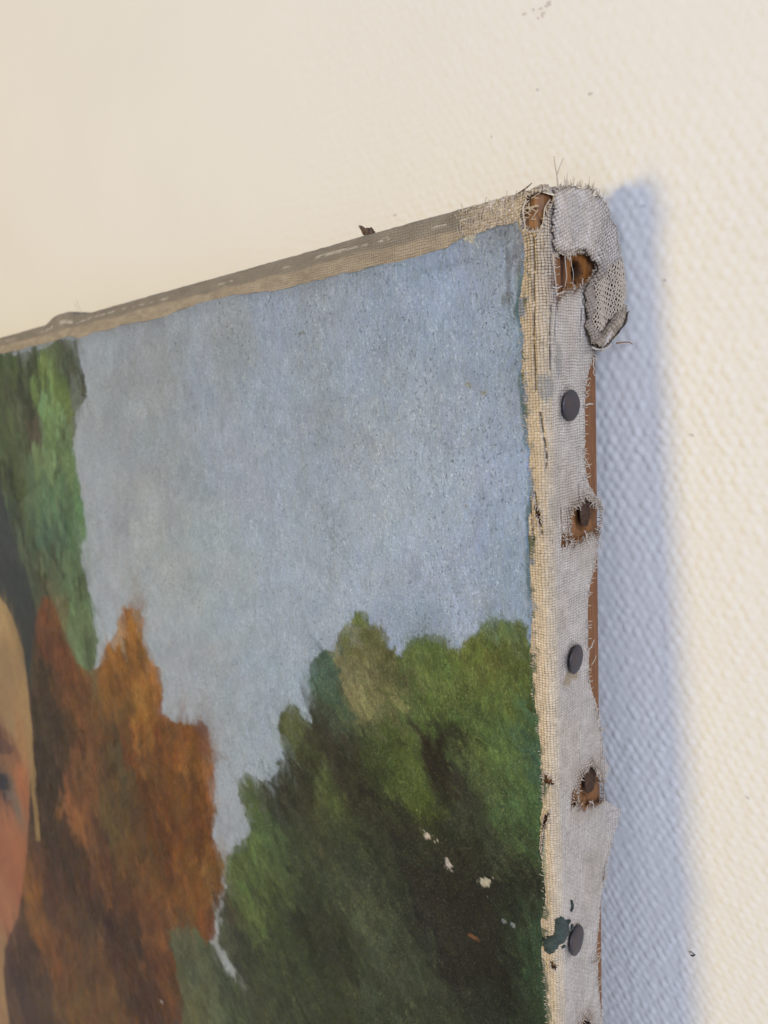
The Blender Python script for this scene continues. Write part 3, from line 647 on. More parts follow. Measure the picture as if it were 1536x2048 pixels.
# ---- painted face
def paint_raster():
    RES = 0.40
    xs = np.arange(-570, 3, RES)
    zs = np.arange(-610, 1, RES)
    XX, ZZ = np.meshgrid(xs, zs)
    XX = XX.astype(np.float32)
    ZZ = ZZ.astype(np.float32)
    # strokes are laid larger and looser toward the figure at the far left
    K = 1 + np.abs(XX) / 140.0
    # coarse colour fields per region (Shepard interpolation of mixed pigments)
    CX, CZ = np.meshgrid(np.arange(-570, 4, 1.5), np.arange(-610, 2, 1.5))
    CK = 1 + np.abs(CX) / 140.0

    def field(pts, wseed, warp=3.0):
        wx = CX + warp * CK * fbm(CX / 7 / CK, CZ / 9 / CK, wseed)
        wz = CZ + warp * CK * fbm(CX / 7 / CK, CZ / 9 / CK, wseed + 7)
        num = np.zeros(CX.shape + (3,), np.float32)
        den = np.zeros(CX.shape, np.float32)
        for x, z, r, g, b in pts:
            # distances shrink with perspective-free brush scale K
            kk = 1 + abs(x) / 140.0
            d2 = ((wx - x) ** 2 + (wz - z) ** 2) / kk ** 2 + 0.6
            w = 1 / d2 ** 3.0
            num += w[..., None] * pig((r, g, b))
            den += w
        return num / den[..., None]

    def up(F, jx=0, jz=0):
        fx = (XX + jx + 570) / 1.5
        fz = (ZZ + jz + 610) / 1.5
        i = np.clip(np.floor(fx).astype(int), 0, F.shape[1] - 2)
        j = np.clip(np.floor(fz).astype(int), 0, F.shape[0] - 2)
        u = np.clip(fx - i, 0, 1)[..., None].astype(np.float32)
        v = np.clip(fz - j, 0, 1)[..., None].astype(np.float32)
        return (F[j, i] * (1 - u) + F[j, i + 1] * u) * (1 - v) + (F[j + 1, i] * (1 - u) + F[j + 1, i + 1] * u) * v

    fields = [field(DATA[k], 50 + i * 9, w) for i, (k, w) in enumerate((('SKY', 4.0), ('LG', 2.5), ('DK', 1.), ('BR', 3.0), ('FACE', .8), ('GR', 3.5)))]
    # region map with brushy edges
    n1 = fbm(XX / 1.5 / K, ZZ / 1.5 / K, 61, 4)
    n2 = fbm(XX / 1.5 / K, ZZ / 1.5 / K, 71, 4)
    sg1 = fbm(XX / .45 / K ** .6, ZZ / 1.4 / K ** .6, 75, 2)
    ex, ez = XX + 1.25 * K * n1 + .9 * K ** .6 * sg1, ZZ + 1.25 * K * n2 + .7 * K ** .6 * sg1
    reg = np.zeros(XX.shape, np.int8)
    reg[pip(ex, ez, DATA['P_LG'])] = 1
    reg[pip(XX + .4 * K * n1, ZZ + .4 * K * n2, DATA['P_DK'])] = 2
    reg[pip(ex, ez, DATA['P_BR'])] = 3
    reg[pip(XX + .3 * K * n1, ZZ + .3 * K * n2, DATA['P_FACE'])] = 4
    reg[pip(ex, ez, DATA['P_GR'])] = 5
    reg[(ZZ < -330) & (XX < -90) & (reg == 0)] = 3
    C = np.zeros(XX.shape + (3,), np.float32)
    ang = [1.35, 1.5, 1.4, 1.45, 1.5, 2.15]
    for k, F in enumerate(fields):
        m = reg == k
        al = ang[k]
        # streaky drag along the brush direction
        sa = XX * math.cos(al) + ZZ * math.sin(al)
        ta = -XX * math.sin(al) + ZZ * math.cos(al)
        j = (1.1 if k != 4 else .5) * K * fbm(sa / 5 / K, ta / 0.9 / K, 80 + k, 3)
        G = up(F, j * math.cos(al), j * math.sin(al))
        G = G * np.array([(1.24, 1.26, 1.26), (1, .98, .95), (.9, .92, .92), (.93, .92, .58), (1.05, 1.01, .80), (1.04, .91, .92)][k], np.float32)
        C[m] = G[m]
    # broken hatching of neighbouring touches, in two crossing directions
    h0_ = fbm(XX / .55 / K, ZZ / 2.0 / K, 99, 3)
    h1_ = fbm((XX * .8 + ZZ * .6) / 2.6 / K, (-XX * .6 + ZZ * .8) / .55 / K, 101, 3)
    h2_ = fbm((XX * .35 - ZZ * .94) / 2.8 / K, (XX * .94 + ZZ * .35) / .55 / K, 107, 3)
    sel = ss(.4, .6, vn(XX / 6 / K, ZZ / 6 / K, 109))
    hatch = h1_ * sel + h2_ * (1 - sel)
    hatch = np.where(reg == 0, .75 * h0_ + .4 * hatch, hatch)
    blot = fbm(XX / 3.2 / K, ZZ / 3.2 / K, 113, 3)
    ah = np.array([.08, .20, .10, .22, .09, .22])[reg]
    ab = np.array([.07, .18, .10, .20, .06, .16])[reg]
    H = (0.14 * fbm(XX / 2.2 / K, ZZ / 3 / K, 90, 4) + .10 * hatch).astype(np.float32)
    # brush strokes: short bristle-textured dabs laid over the fields
    r = np.random.default_rng(11)
    ny, nx = XX.shape

    def stroke(cx, cz, al, L, W, c, a0, h0, k):
        R = L + W
        i0, i1 = int((cx - R + 570) / RES), int((cx + R + 570) / RES) + 1
        j0, j1 = int((cz - R + 610) / RES), int((cz + R + 610) / RES) + 1
        i0, j0, i1, j1 = max(i0, 0), max(j0, 0), min(i1, nx), min(j1, ny)
        if i1 - i0 < 2 or j1 - j0 < 2:
            return
        x = XX[j0:j1, i0:i1] - cx
        z = ZZ[j0:j1, i0:i1] - cz
        s = x * math.cos(al) + z * math.sin(al)
        t = -x * math.sin(al) + z * math.cos(al) + 0.12 * s * s / L * r.choice((-1, 1))
        sd = int(r.integers(0, 200))
        br = vn(t / W * 5.5 + sd, s / L * 1.2 + sd, sd)
        e = (1 - np.abs(s) / L) * 4.5 + (br - .5) * 2.6
        f = (1 - np.abs(t) / W) * 5.0 + (br - .5) * 1.6
        m = np.clip(e, 0, 1) * np.clip(f, 0, 1)
        m = m * np.where(reg[j0:j1, i0:i1] == k, 1.0, .42)
        w = (m * a0 * (0.55 + 0.45 * br))[..., None]
        C[j0:j1, i0:i1] = C[j0:j1, i0:i1] * (1 - w) + w * c
        H[j0:j1, i0:i1] += (m * h0 * (br - .25)).astype(np.float32)

    N = 19000
    NB = 3500
    u = r.random(N) ** 1.5
    sx = -3 - u * 540
    sz = -5 - r.random(N) * np.minimum(590, 200 + 1.0 * np.abs(sx))
    for n in range(N):
        cx, cz = sx[n], sz[n]
        i, jx = int((cz + 610) / RES), int((cx + 570) / RES)
        k = reg[i, jx]
        kk = 1 + abs(cx) / 140.0
        i2 = min(max(int(i + r.normal() * 4 * kk), 0), ny - 1)
        j2 = min(max(int(jx + r.normal() * 4 * kk), 0), nx - 1)
        if reg[i2, j2] != k:
            i2, j2 = i, jx
        c = C[i2, j2] * (1 + r.normal() * (.06, .20, .07, .19, .06, .18)[k])
        c = np.clip(c * (1 + r.normal(size=3) * (.01, .03, .03, .04, .02, .03)[k]), 0.005, .9)
        L = kk * (1.1 + 2.2 * r.random() ** 1.5) * (1.0, 1.0, 1.3, .9, 1.2, .75)[k]
        W = L * (0.28 + .32 * r.random())
        if n < NB and k != 4:
            L = kk * (3.0 + 4.0 * r.random())
            W = L * (.16 + .12 * r.random())
        if k == 4:
            W *= .6
        al = ang[k] + r.normal() * (.7, .3, .15, .35, .15, .55)[k]
        stroke(cx, cz, al, L, W, c, (.5, .82, .55, .75, .35, .8)[k], (.07, .13, .05, .13, .03, .13)[k] * min(kk, 1.6), k)
    C *= (1 + hatch * ah + blot * ab)[..., None]
    dry = ss(.30, .62, h0_ + .25 * blot) * (reg == 0) * ss(.35, .6, vn(XX / 12, ZZ / 16, 131))
    C = C * (1 - .22 * dry[..., None]) + .22 * dry[..., None] * pig((186, 190, 194))
    tint = fbm(XX / 4 / K, ZZ / 4 / K, 119, 2)[..., None] * np.array([[.03, .07, .05, .09, .03, .05]]).T[reg]
    C *= 1 + tint * np.array([1.0, -.2, -1.0])
    # hair strand over the trees, dirt and small losses
    k = ss(.5, 0, segdist(XX, ZZ, DATA['P_HAIR'], True) / K) * .0 + pip(XX + 1.6 * n1, ZZ + 3 * n2, DATA['P_HAIR'])
    k = (k * (.35 + .6 * vn(XX / 1.2, ZZ / 12, 33)))[..., None]
    C = C * (1 - k) + k * pig((165, 130, 76))
    for nm, cc, am in (('P_LID', (138, 98, 66), .6), ('P_BROW', (92, 64, 54), .75), ('P_BAG', (122, 106, 94), .6), ('P_EYE', (46, 46, 52), .85), ('P_LOCK', (160, 126, 82), .35)):
        k = (pip(XX + 2.2 * n1, ZZ + 2.2 * n2, DATA[nm]) * am * (.7 + .3 * vn(XX / 1.5, ZZ / 9, 140)))[..., None]
        C = C * (1 - k) + k * pig(cc)
    # soft-lit ridge between sky and trees where the paint is thicker
    return xs, zs, C, H, reg


def build_face():
    xs, zs, C, H, reg = paint_raster()
    u = growing(0.0, -560.0, 0.34, 0.0027)[::-1]
    v1 = growing(0.0, -185.0, 0.36, 0.0)
    v2 = growing(-185.0, -598.0, 0.37, 0.0055)[1:]
    v = np.concatenate([v1, v2])
    U, Vv = np.meshgrid(u, v)
    BR, BT = np.array(DATA['B_R']), np.array(DATA['B_T'])
    o = np.argsort(BR[:, 1])
    zrow = Vv - 7.0
    xb = np.interp(zrow, BR[o, 1], BR[o, 0]) + .45 * fbm(zrow / 2.2, zrow * 0 + 3, 7, 4)
    o = np.argsort(BT[:, 0])
    zb = np.interp(U, BT[o, 0], BT[o, 1]) + .5 * fbm(U / 3.0 / (1 + np.abs(U) / 200), U * 0 + 9, 17, 4)
    X = U + xb * np.exp(U / 14.0)
    Z = Vv + zb * np.exp(Vv / 14.0)
    # look pigments up
    fx = (X + 570) / 0.40
    fz = (Z + 610) / 0.40
    i = np.clip(np.floor(fx).astype(int), 0, C.shape[1] - 2)
    j = np.clip(np.floor(fz).astype(int), 0, C.shape[0] - 2)
    a = (fx - i)[..., None]
    b = (fz - j)[..., None]
    col3 = (C[j, i] * (1 - a) + C[j, i + 1] * a) * (1 - b) + (C[j + 1, i] * (1 - a) + C[j + 1, i + 1] * a) * b
    a, b = a[..., 0], b[..., 0]
    hh = (H[j, i] * (1 - a) + H[j, i + 1] * a) * (1 - b) + (H[j + 1, i] * (1 - a) + H[j + 1, i + 1] * a) * b
    rg = reg[j, i]
    lum = ss(.02, .10, col3[..., 1])
    tooth = np.where(rg == 5, lum, np.where(rg == 0, .15, np.where(rg == 4, .08, .62)))
    # dark green underpaint showing along the right edge of the sky
    dr = -U
    m = ss(1.5, 0.3, dr + 1.2 * fbm(X / 1.5, Z / 3.5, 23, 3)) * ss(-8, -14, Z) * (.35 + .65 * vn(Z / 5, X * 0, 6))
    m = m[..., None] * np.where(rg == 0, .8, .25)[..., None]
    g1 = pig((62, 88, 62))
    col3 = col3 * (1 - m) + m * g1
    # greenish dirt patch near the corner
    m = (ss(2.2, .6, np.hypot((X + 4.2) / 1.0, (Z + 17) / 4.0)) * vn(X / .6, Z / 1.5, 12))[..., None] * .8
    col3 = col3 * (1 - m) + m * pig((92, 112, 84))
    # brown rub marks near the corner
    for (bx, bz, rx, rz, cc, am) in ((-7.5, -13, .7, 8, (95, 92, 88), .5), (-8.3, -19, 1.4, 1.6, (108, 108, 98), .6), (-5.2, -11, 1.5, 4, (120, 116, 122), .5), (-22, -10.5, 8, 1.2, (118, 126, 138), .35)):
        m = (ss(1.2, .4, np.hypot((X - bx) / rx, (Z - bz) / rz) + .6 * fbm(X / .9, Z / 1.6, 31)))[..., None] * am
        col3 = col3 * (1 - m) + m * pig(cc)
    # dark line of thick paint along the top margin
    dt = -Vv
    m = ss(.9, .25, dt + .5 * fbm(X / 5, Z, 29, 3)) * ss(.35, .6, vn(X / 9, X * 0, 15))
    m = m[..., None] * .45
    col3 = col3 * (1 - m) + m * pig((62, 68, 48))
    m = (ss(7, 1, dt + 2 * fbm(X / 6, Z / 3, 37)) * .22)[..., None]
    col3 = col3 * (1 - m) + m * pig((100, 100, 98)) * (rg == 0)[..., None] + m * col3 * (rg != 0)[..., None]
    # losses down to the ground
    cols = [(205, 185, 160), (195, 178, 160), (195, 180, 150), (150, 155, 150), (160, 165, 160), (140, 90, 60), (150, 145, 110), (150, 145, 115), (185, 175, 150), (150, 145, 110), (115, 112, 90), (190, 185, 175)]
    pit = np.zeros_like(X)
    for (lx, lz, rx, rz), cc in zip(DATA['LOSS'], cols):
        d = np.hypot((X - lx) / rx, (Z - lz) / rz)
        m = ss(1.0, .75, d * (1 + .9 * fbm(X / .9 + lx, Z / .9, 44, 3)) + .15)
        if rx > 2.2:
            m = m * ss(.38, .5, vn(X / .5, Z / .7, 13))
        pit = np.maximum(pit, m)
        m = m[..., None] * (.95 if cc[0] > 180 else .7)
        col3 = col3 * (1 - m) + m * pig(cc)
    # lone pits and specks
    edge = ss(0, .5, np.minimum(dr, dt))
    y = -0.22 * edge + 0.02 - (hh * .9) * edge * (1 - pit) + .1 * pit - undul(X, Z)
    y += np.where(np.minimum(dr, dt) < .02, .10, 0)
    # thicker ridge at paint edge
    y -= .14 * np.exp(-((np.minimum(dr, dt) - .7) / .45) ** 2) * vn(X / 2.5, Z / 2.5, 19)
    P = np.stack([X, y, Z], -1)
    CC = np.concatenate([np.clip(col3, 0.004, .9), tooth[..., None]], -1).astype(np.float32)
    return grid_mesh('painted_face', P, color=CC)


face = obj('painted_face', build_face(), M_paint, root)
face['label'] = 'oil painted picture of grey-blue sky, green and russet trees and the side of a face'

# ---- bare canvas margins
LIN = np.array([0.70, 0.57, 0.385], np.float32)
GES = np.array([0.62, 0.555, 0.465], np.float32)
HOLES = DATA['HOLES']
ED = np.array(DATA['EDGE'])
ED = ED[np.argsort(-ED[:, 1])]


def edge_s(z):
    e = np.interp(-z, -ED[:, 1], ED[:, 0])
    e = np.where(z > -40, np.minimum(e, QF + 17.6), e)
    return e


def linen_color(s, z, top):
    """s<0 is on the face (x = s-RF)"""
    side = ss(2.4, 4.2, s + .5 * fbm(s / 2, z / 6, 3))
    c = LIN * (1 - side[..., None]) + GES * side[..., None]
    # upper stretch of the front fold is dirtier
    d = ss(-60, -5, z)[..., None] * (1 - side[..., None]) * .35
    c = c * (1 - d) + d * np.array([.38, .31, .22])
    dirt = ss(.60, .80, vn(s / .5, z / .35, 61)) * ss(.30, .55, vn(s / 4, z / 7, 62))
    c = c * (1 - .25 * dirt[..., None]) + .25 * dirt[..., None] * np.array([.20, .15, .10])
    lite = ss(.68, .85, vn(s / .42, z / .36, 63))[..., None] * .18
    c = c * (1 - lite) + lite * np.array([.80, .72, .58])
    yel = ss(.5, .75, vn(s / 5, z / 9, 64))[..., None] * .25
    c = c * (1 - yel) + yel * np.array([.50, .40, .27])
    mott = 1 + .16 * fbm(s / 3, z / 4, 8, 4) + .10 * fbm(s / .9, z / 1.4, 18, 2)
    c = c * mott[..., None]
    # top strip: browner, painted shade toward the upper fold, worn white in dashes
    tz = top
    lo = np.array([.43, .36, .26]) * (1 + .30 * fbm(s / 4, z / 1.2, 14, 4))[..., None]
    hi = np.array([.28, .25, .195]) * (1 + .20 * fbm(s / 6, z / 2, 16, 3))[..., None]
    k = ss(-4.3, -3.4, z + .7 * fbm(s / 9, z * 0, 5, 3))[..., None]
    st = lo * (1 - k) + hi * k
    dash = ss(.34, .14, np.abs(z + 2.3 + .35 * fbm(s / 14, s * 0, 15, 2)) + .25 * fbm(s / 1.4, z / .5, 25, 3)) * ss(.46, .58, vn(s / 6.5, s * 0 + 2, 35)) * ss(.3, .5, vn(s / 1.6, z / .6, 36))
    dash = dash[..., None] * .75
    st = st * (1 - dash) + dash * np.array([.62, .58, .50])
    k = (ss(-19, -9, s) * ss(1.5, 0, s))[..., None]
    fray = lo * 1.15 + (ss(.5, .7, vn(s / .7, z / .6, 51)) * .28)[..., None]
    st = st * (1 - k) + k * fray
    w = tz[..., None]
    return c * (1 - w) + st * w


def build_side():
    s = np.concatenate([np.arange(-7.0, -1.0, .25), np.arange(-1.0, 4.6, .2), np.arange(4.6, 29.5, .23)])
    z = np.concatenate([np.arange(1.9, -4, -.2), np.arange(-4, -190, -.23), growing(-190, -598, .3, .02)])
    Sg, T = np.meshgrid(s, z)
    zz = np.minimum(T, 0)
    top = ss(-8.0, -6.4, zz + .6 * fbm(Sg / 3, zz * 0, 4)) * ss(0.6, -1.2, Sg)
    c = linen_color(Sg, zz, top)
    opn = np.full(Sg.shape, .12) + .16 * ss(3.5, 5, Sg) + .16 * fbm(Sg / 4, zz / 8, 91, 2)
    # loose open weave by the torn corner
    opn += .55 * ss(-26, -9, zz + 5 * fbm(Sg / 2, zz / 4, 9)) * ss(5.2, 3.0, Sg) * ss(-2.5, -1.0, Sg)
    opn += .14 * ss(-60, -20, zz) * ss(4.5, 2.5, Sg) * ss(-2.5, -1, Sg)
    opn += .12 * ss(2.5, .5, Sg)
    lift = 0.12 * fbm(Sg / 1.6, zz / 14, 20, 3) + .10 * fbm(Sg / 5, zz / 9, 22, 3)
    lift += 0.12 * fbm(Sg / .8, zz / 5, 27, 2) * ss(5, 2, Sg)
    # torn edge lifts off the wood, and stands free where it overhangs the bar
    ez = edge_s(zz) + .22 * fbm(zz / .6, zz * 0 + 1, 2, 3)
    over = np.clip(ez - (QF + 18.8), 0, 6)
    lift += (.35 + .22 * over) * ss(3.5, 0, ez - Sg) * (.4 + .9 * vn(zz / 5, zz * 0, 8))
    lift += 0.5 * ss(-12, -2, zz) * ss(6, 14, Sg)
    inside = Sg > ez
    for k, poly in HOLES.items():
        nzx = .28 * fbm(Sg / .5, zz / .5, 40, 2)
        hin = pip(Sg + nzx, zz + nzx, poly) & (T < -1.35)
        inside |= hin
        d = segdist(Sg, zz, poly, True)
        big = k in ('h1', 'h2', 'h3', 'corner', 'h4')
        lift += (.55 if big else .2) * np.exp(-(d / 1.0) ** 2)
        if k in ('h1', 'h2', 'h3', 'h4'):
            zc = np.mean([q[1] for q in poly])
            low = ss(zc + 1.5, zc - 2.0, zz)
            m = (ss(1.5, .1, d + 1.1 * fbm(Sg / .7, zz / .9, 44, 3)) * (.50 + .45 * low))[..., None]
            c = c * (1 - m) + m * np.array([.13, .055, .022])
            m = (ss(4.5, .5, d) * .25)[..., None]
            c = c * (1 - m) + m * np.array([.33, .23, .15])
            opn += .7 * ss(2.6, .3, d + .6 * fbm(Sg, zz, 3))
    # paint that ran over the edge in scabs
    BRa = np.array(DATA['B_R'])
    o_ = np.argsort(BRa[:, 1])
    sb = np.interp(zz, BRa[o_, 1], BRa[o_, 0]) + RF
    e_ = Sg - sb
    spill = ss(1.5, .2, e_ + 1.3 * fbm(Sg / 1.0, zz / 1.8, 81, 3)) * (vn(zz / 3.5, zz * 0, 83) > .38) * (zz < -8)
    spc = np.where((zz < -80)[..., None], pig((58, 84, 58)), np.where((vn(zz / 2, Sg, 84) > .5)[..., None], pig((118, 130, 142)), pig((66, 88, 66))))
    spill = (spill * .85)[..., None]
    c = c * (1 - spill) + spill * spc
    far = (ss(.80, .90, vn(Sg / .7, zz / .8, 86)) * ss(3.2, .5, e_))[..., None] * .6
    c = c * (1 - far) + far * spc
    for (ty, tz) in DATA['TACKS']:
        ts = ty - RF + QF
        dx, dz = Sg - ts, zz - tz
        d = np.hypot(dx, dz)
        th = np.arctan2(dz, dx)
        lift -= .40 * np.exp(-(d / 4.2) ** 2)
        lift += .16 * np.sin(th * 5 + tz) * np.exp(-((d - 4.5) / 2.2) ** 2)
        m = (ss(4.6, 3.0, d + .7 * fbm(Sg / .8, zz / .8, 70)) * .30)[..., None]  # brown ring painted in as shading round the tack
        c = c * (1 - m) + m * np.array([.17, .12, .085])
    for line in DATA['CRACKS']:
        d = segdist(Sg + .15 * fbm(Sg, zz / 1.5, 6), zz, line)
        m = (ss(.26, .08, d) * (vn(zz / .5, Sg * 0, 41) > .18) * .9)[..., None]
        c = c * (1 - m) + m * np.array([.05, .035, .025])
        lift += .12 * np.exp(-((d - .5) / .3) ** 2) - .3 * ss(.3, .05, d)
    for (a, b, ra, rb, r0, g0, b0) in DATA['SMEAR']:
        d = np.hypot((Sg - a) / ra, (zz - b) / rb)
        m = (ss(1.15, .7, d + .5 * fbm(Sg / 1.3, zz / 2.4, 46, 3)) * .75)[..., None]
        c = c * (1 - m) + m * lin((r0, g0, b0)) * np.array([1.5, 1.35, 1.05])
    # dark backing behind the open-mesh flap
    # fuzz of primer crumbs
    crumb = ss(.76, .86, vn(Sg / .33, zz / .33, 47)) * ss(4.6, 2, Sg) * (zz < -6)
    lift += .12 * crumb
    c = c + (.10 * crumb)[..., None]
    P = sweep(Sg, T, lift, cap=.35)
    P[..., 1] -= np.where(Sg < 0, undul(P[..., 0], P[..., 2]), 0)
    cen = ~(inside[:-1, :-1] | inside[1:, 1:])
    C4 = np.concatenate([np.clip(c, .01, .85), np.clip(opn, 0, 1)[..., None]], -1).astype(np.float32)
    return grid_mesh('tacking_margin', P, mask=cen, color=C4, uv=np.stack([Sg + .012 * T, T], -1))


margin = obj('tacking_margin', build_side(), M_linen, root)
margin['label'] = 'torn primed canvas folded round the right side and tacked to the bar'


def build_top():
    x = growing(-9.2, -560.0, .30, .0035)
    t = np.concatenate([np.arange(16, 1.0, -1.0), np.arange(1.0, -14, -.27)])
    X, T = np.meshgrid(x, t)
    Sg = X + RF
    zz = np.minimum(T, 0)
    c = linen_color(Sg, zz, np.ones_like(X))
    lift = .10 * fbm(Sg / 1.6, zz / 3, 20, 3) + .14 * fbm(X / 20, zz / 5, 24, 3)
    b = np.clip((T + RT) / RT, 0, math.pi / 2)
    d = RT * (1 - np.cos(b)) + np.clip(T + RT - RT * math.pi / 2, 0, 30)
    z = np.where(T < -RT, T, -RT + RT * np.sin(b))
    lp = lump(X, T)
    lift = lift * ss(-9.2, -12, X) + 0.12 * fbm(Sg / 1.6, zz / 14, 20, 3) * ss(-12, -9.2, X)
    P = np.stack([X, d - lift * np.cos(b) - undul(X, z) * (T < -RT), z + lift * np.sin(b) + lp], -1)
    opn = .02 + .25 * ss(-2.5, -4, zz) * vn(X / 7, X * 0, 3) + .4 * ss(-25, -10, X)
    C4 = np.concatenate([np.clip(c, .01, .85), opn[..., None]], -1).astype(np.float32)
    return grid_mesh('canvas_top_edge', P, color=C4, uv=np.stack([X, T], -1), flip=True)


topedge = obj('canvas_top_edge', build_top(), M_linen, root)
topedge['label'] = 'bare brown canvas strip wrapped over the top edge'


# ---- stretcher bars
def box_bar(x0, x1, y0, y1, z0, z1, bev=1.2):
    V, F = [], []
    for z in (z0, z1):
        for (x, y) in ((x0 + bev, y0), (x1 - bev, y0), (x1, y0 + bev), (x1, y1 - bev), (x1 - bev, y1), (x0 + bev, y1), (x0, y1 - bev), (x0, y0 + bev)):
            V.append((x, y, z))
    for i in range(8):
        j = (i + 1) % 8
        F.append((i, j, 8 + j, 8 + i))
    F.append(tuple(range(7, -1, -1)))
    F.append(tuple(range(8, 16)))
    return V, F


def build_right_bar():
    s = np.concatenate([np.arange(-36, -8, 2.0), np.arange(-8, 22.2, .42)])
    s = s[s < QF + 19.2]
    s = np.concatenate([s, [QF + 19.2, QF + 19.25]])
    t = np.concatenate([np.arange(1.3, -190, -.45), growing(-190, -598, .8, .03)])
    Sg, T = np.meshgrid(s, t)
    off = np.full(Sg.shape, -.75) + .06 * fbm(Sg / .7, T / 30, 5, 3)
    off += -.5 * ss(QF + 18.6, QF + 19.25, Sg)
    col3 = np.ones(Sg.shape + (3,), np.float32)
    # a pulled-out nail left this hole, with rust-stained split wood round it
    hy, hz = HOLE_C
    sy = QF + hy - RF
    d = np.hypot((Sg - sy) / 2.0, (T - hz) / 2.4)
    off -= 4.0 * ss(1.15, .6, d + .25 * fbm(Sg / .8, T / .8, 7))
    m = ss(3.6, 1.0, d + .5 * fbm(Sg / .5, T / 2.0, 9))[..., None]
    col3 = col3 * (1 - m) + m * np.array([1.15, 1.0, .45])
    m = ss(1.35, .8, d)[..., None]  # cavity also painted near-black for the shade inside it
    col3 = col3 * (1 - m) + m * np.array([.02, .018, .018])
    # groove left of it
    d2 = segdist(Sg, T, [(sy - 5.2, hz + 3.0), (sy - 5.0, hz), (sy - 4.8, hz - 3.2)])
    off -= 3.0 * ss(1.1, .5, d2)
    m = ss(1.3, .6, d2)[..., None]  # slot darkened in colour too, as deep shade
    col3 = col3 * (1 - m) + m * np.array([.05, .035, .03])
    for (y, z) in DATA['RUST']:
        s0 = QF + y - RF
        d = np.hypot((Sg - s0) / 1.0, (T - z) / 1.0)
        off -= .9 * ss(3.9, 3.2, d)
        m = ss(4.4, 3.0, d + 1.2 * fbm(Sg / .8, T / 2.5, 19, 3))[..., None] * .85  # stained wood, painted darker still as shade in the gap round the tack
        col3 = col3 * (1 - m) + m * np.array([.12, .08, .06])
        m = (ss(7, 3, np.hypot((Sg - s0 + 1), (T - z + 4) / 1.2)) * .5)[..., None]
        col3 = col3 * (1 - m) + m * np.array([1.25, 1.3, 1.1])
    # a mitre joint opens across the corner
    dm = np.abs((Sg + .2) * .75 + (T + 3.6) * .65)
    off -= .5 * ss(.35, .1, dm) * (T > -9) * (Sg < 3)
    m = (ss(.45, .1, dm) * (T > -9) * (Sg < 3))[..., None] * .8
    col3 = col3 * (1 - m) + m * .2
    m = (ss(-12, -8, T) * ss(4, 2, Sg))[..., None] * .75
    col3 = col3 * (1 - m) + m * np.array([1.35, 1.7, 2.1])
    P = sweep(Sg, T, off, cap=.2)
    return grid_mesh('stretcher_bar', P, color=np.concatenate([col3, np.ones(Sg.shape + (1,))], -1).astype(np.float32))


h1 = np.array(HOLES['h1'])
HOLE_C = (float(h1[:, 0].mean() - QF + RF) + 3.4, float(h1[:, 1].mean()))
bar = obj('stretcher_bar', build_right_bar(), M_wood, root)
bar['label'] = 'reddish wooden right stretcher bar behind the torn canvas edge'
V, F = box_bar(-45, -5.5, 5.3, 19.9, -598, -1.7)
me = poly_mesh('stretcher_bar', V, F, False)
b2 = obj('bar_core', me, M_wood2, bar)
b2.location = (0, 0, 0)
# the other three bars of the stretcher
for (x0, x1, z0, z1) in ((-560, -45.2, -45, -1.9), (-560, -515, -552, -45.2), (-514.8, -45.2, -597, -552)):
    V, F = box_bar(x0, x1, 1.0, 19.5, z0, z1)
    obj('stretcher_bar', poly_mesh('stretcher_bar', V, F, False), M_wood2, root)


def curl_out(P):
    """the loose cloth cannot pass the wall: past the back of the bar it curls outward"""
    P = np.array(P, float)
    e = np.maximum(P[..., 1] - 18.5, 0)
    P[..., 0] += e * .25
    P[..., 1] -= e * .62
    return P


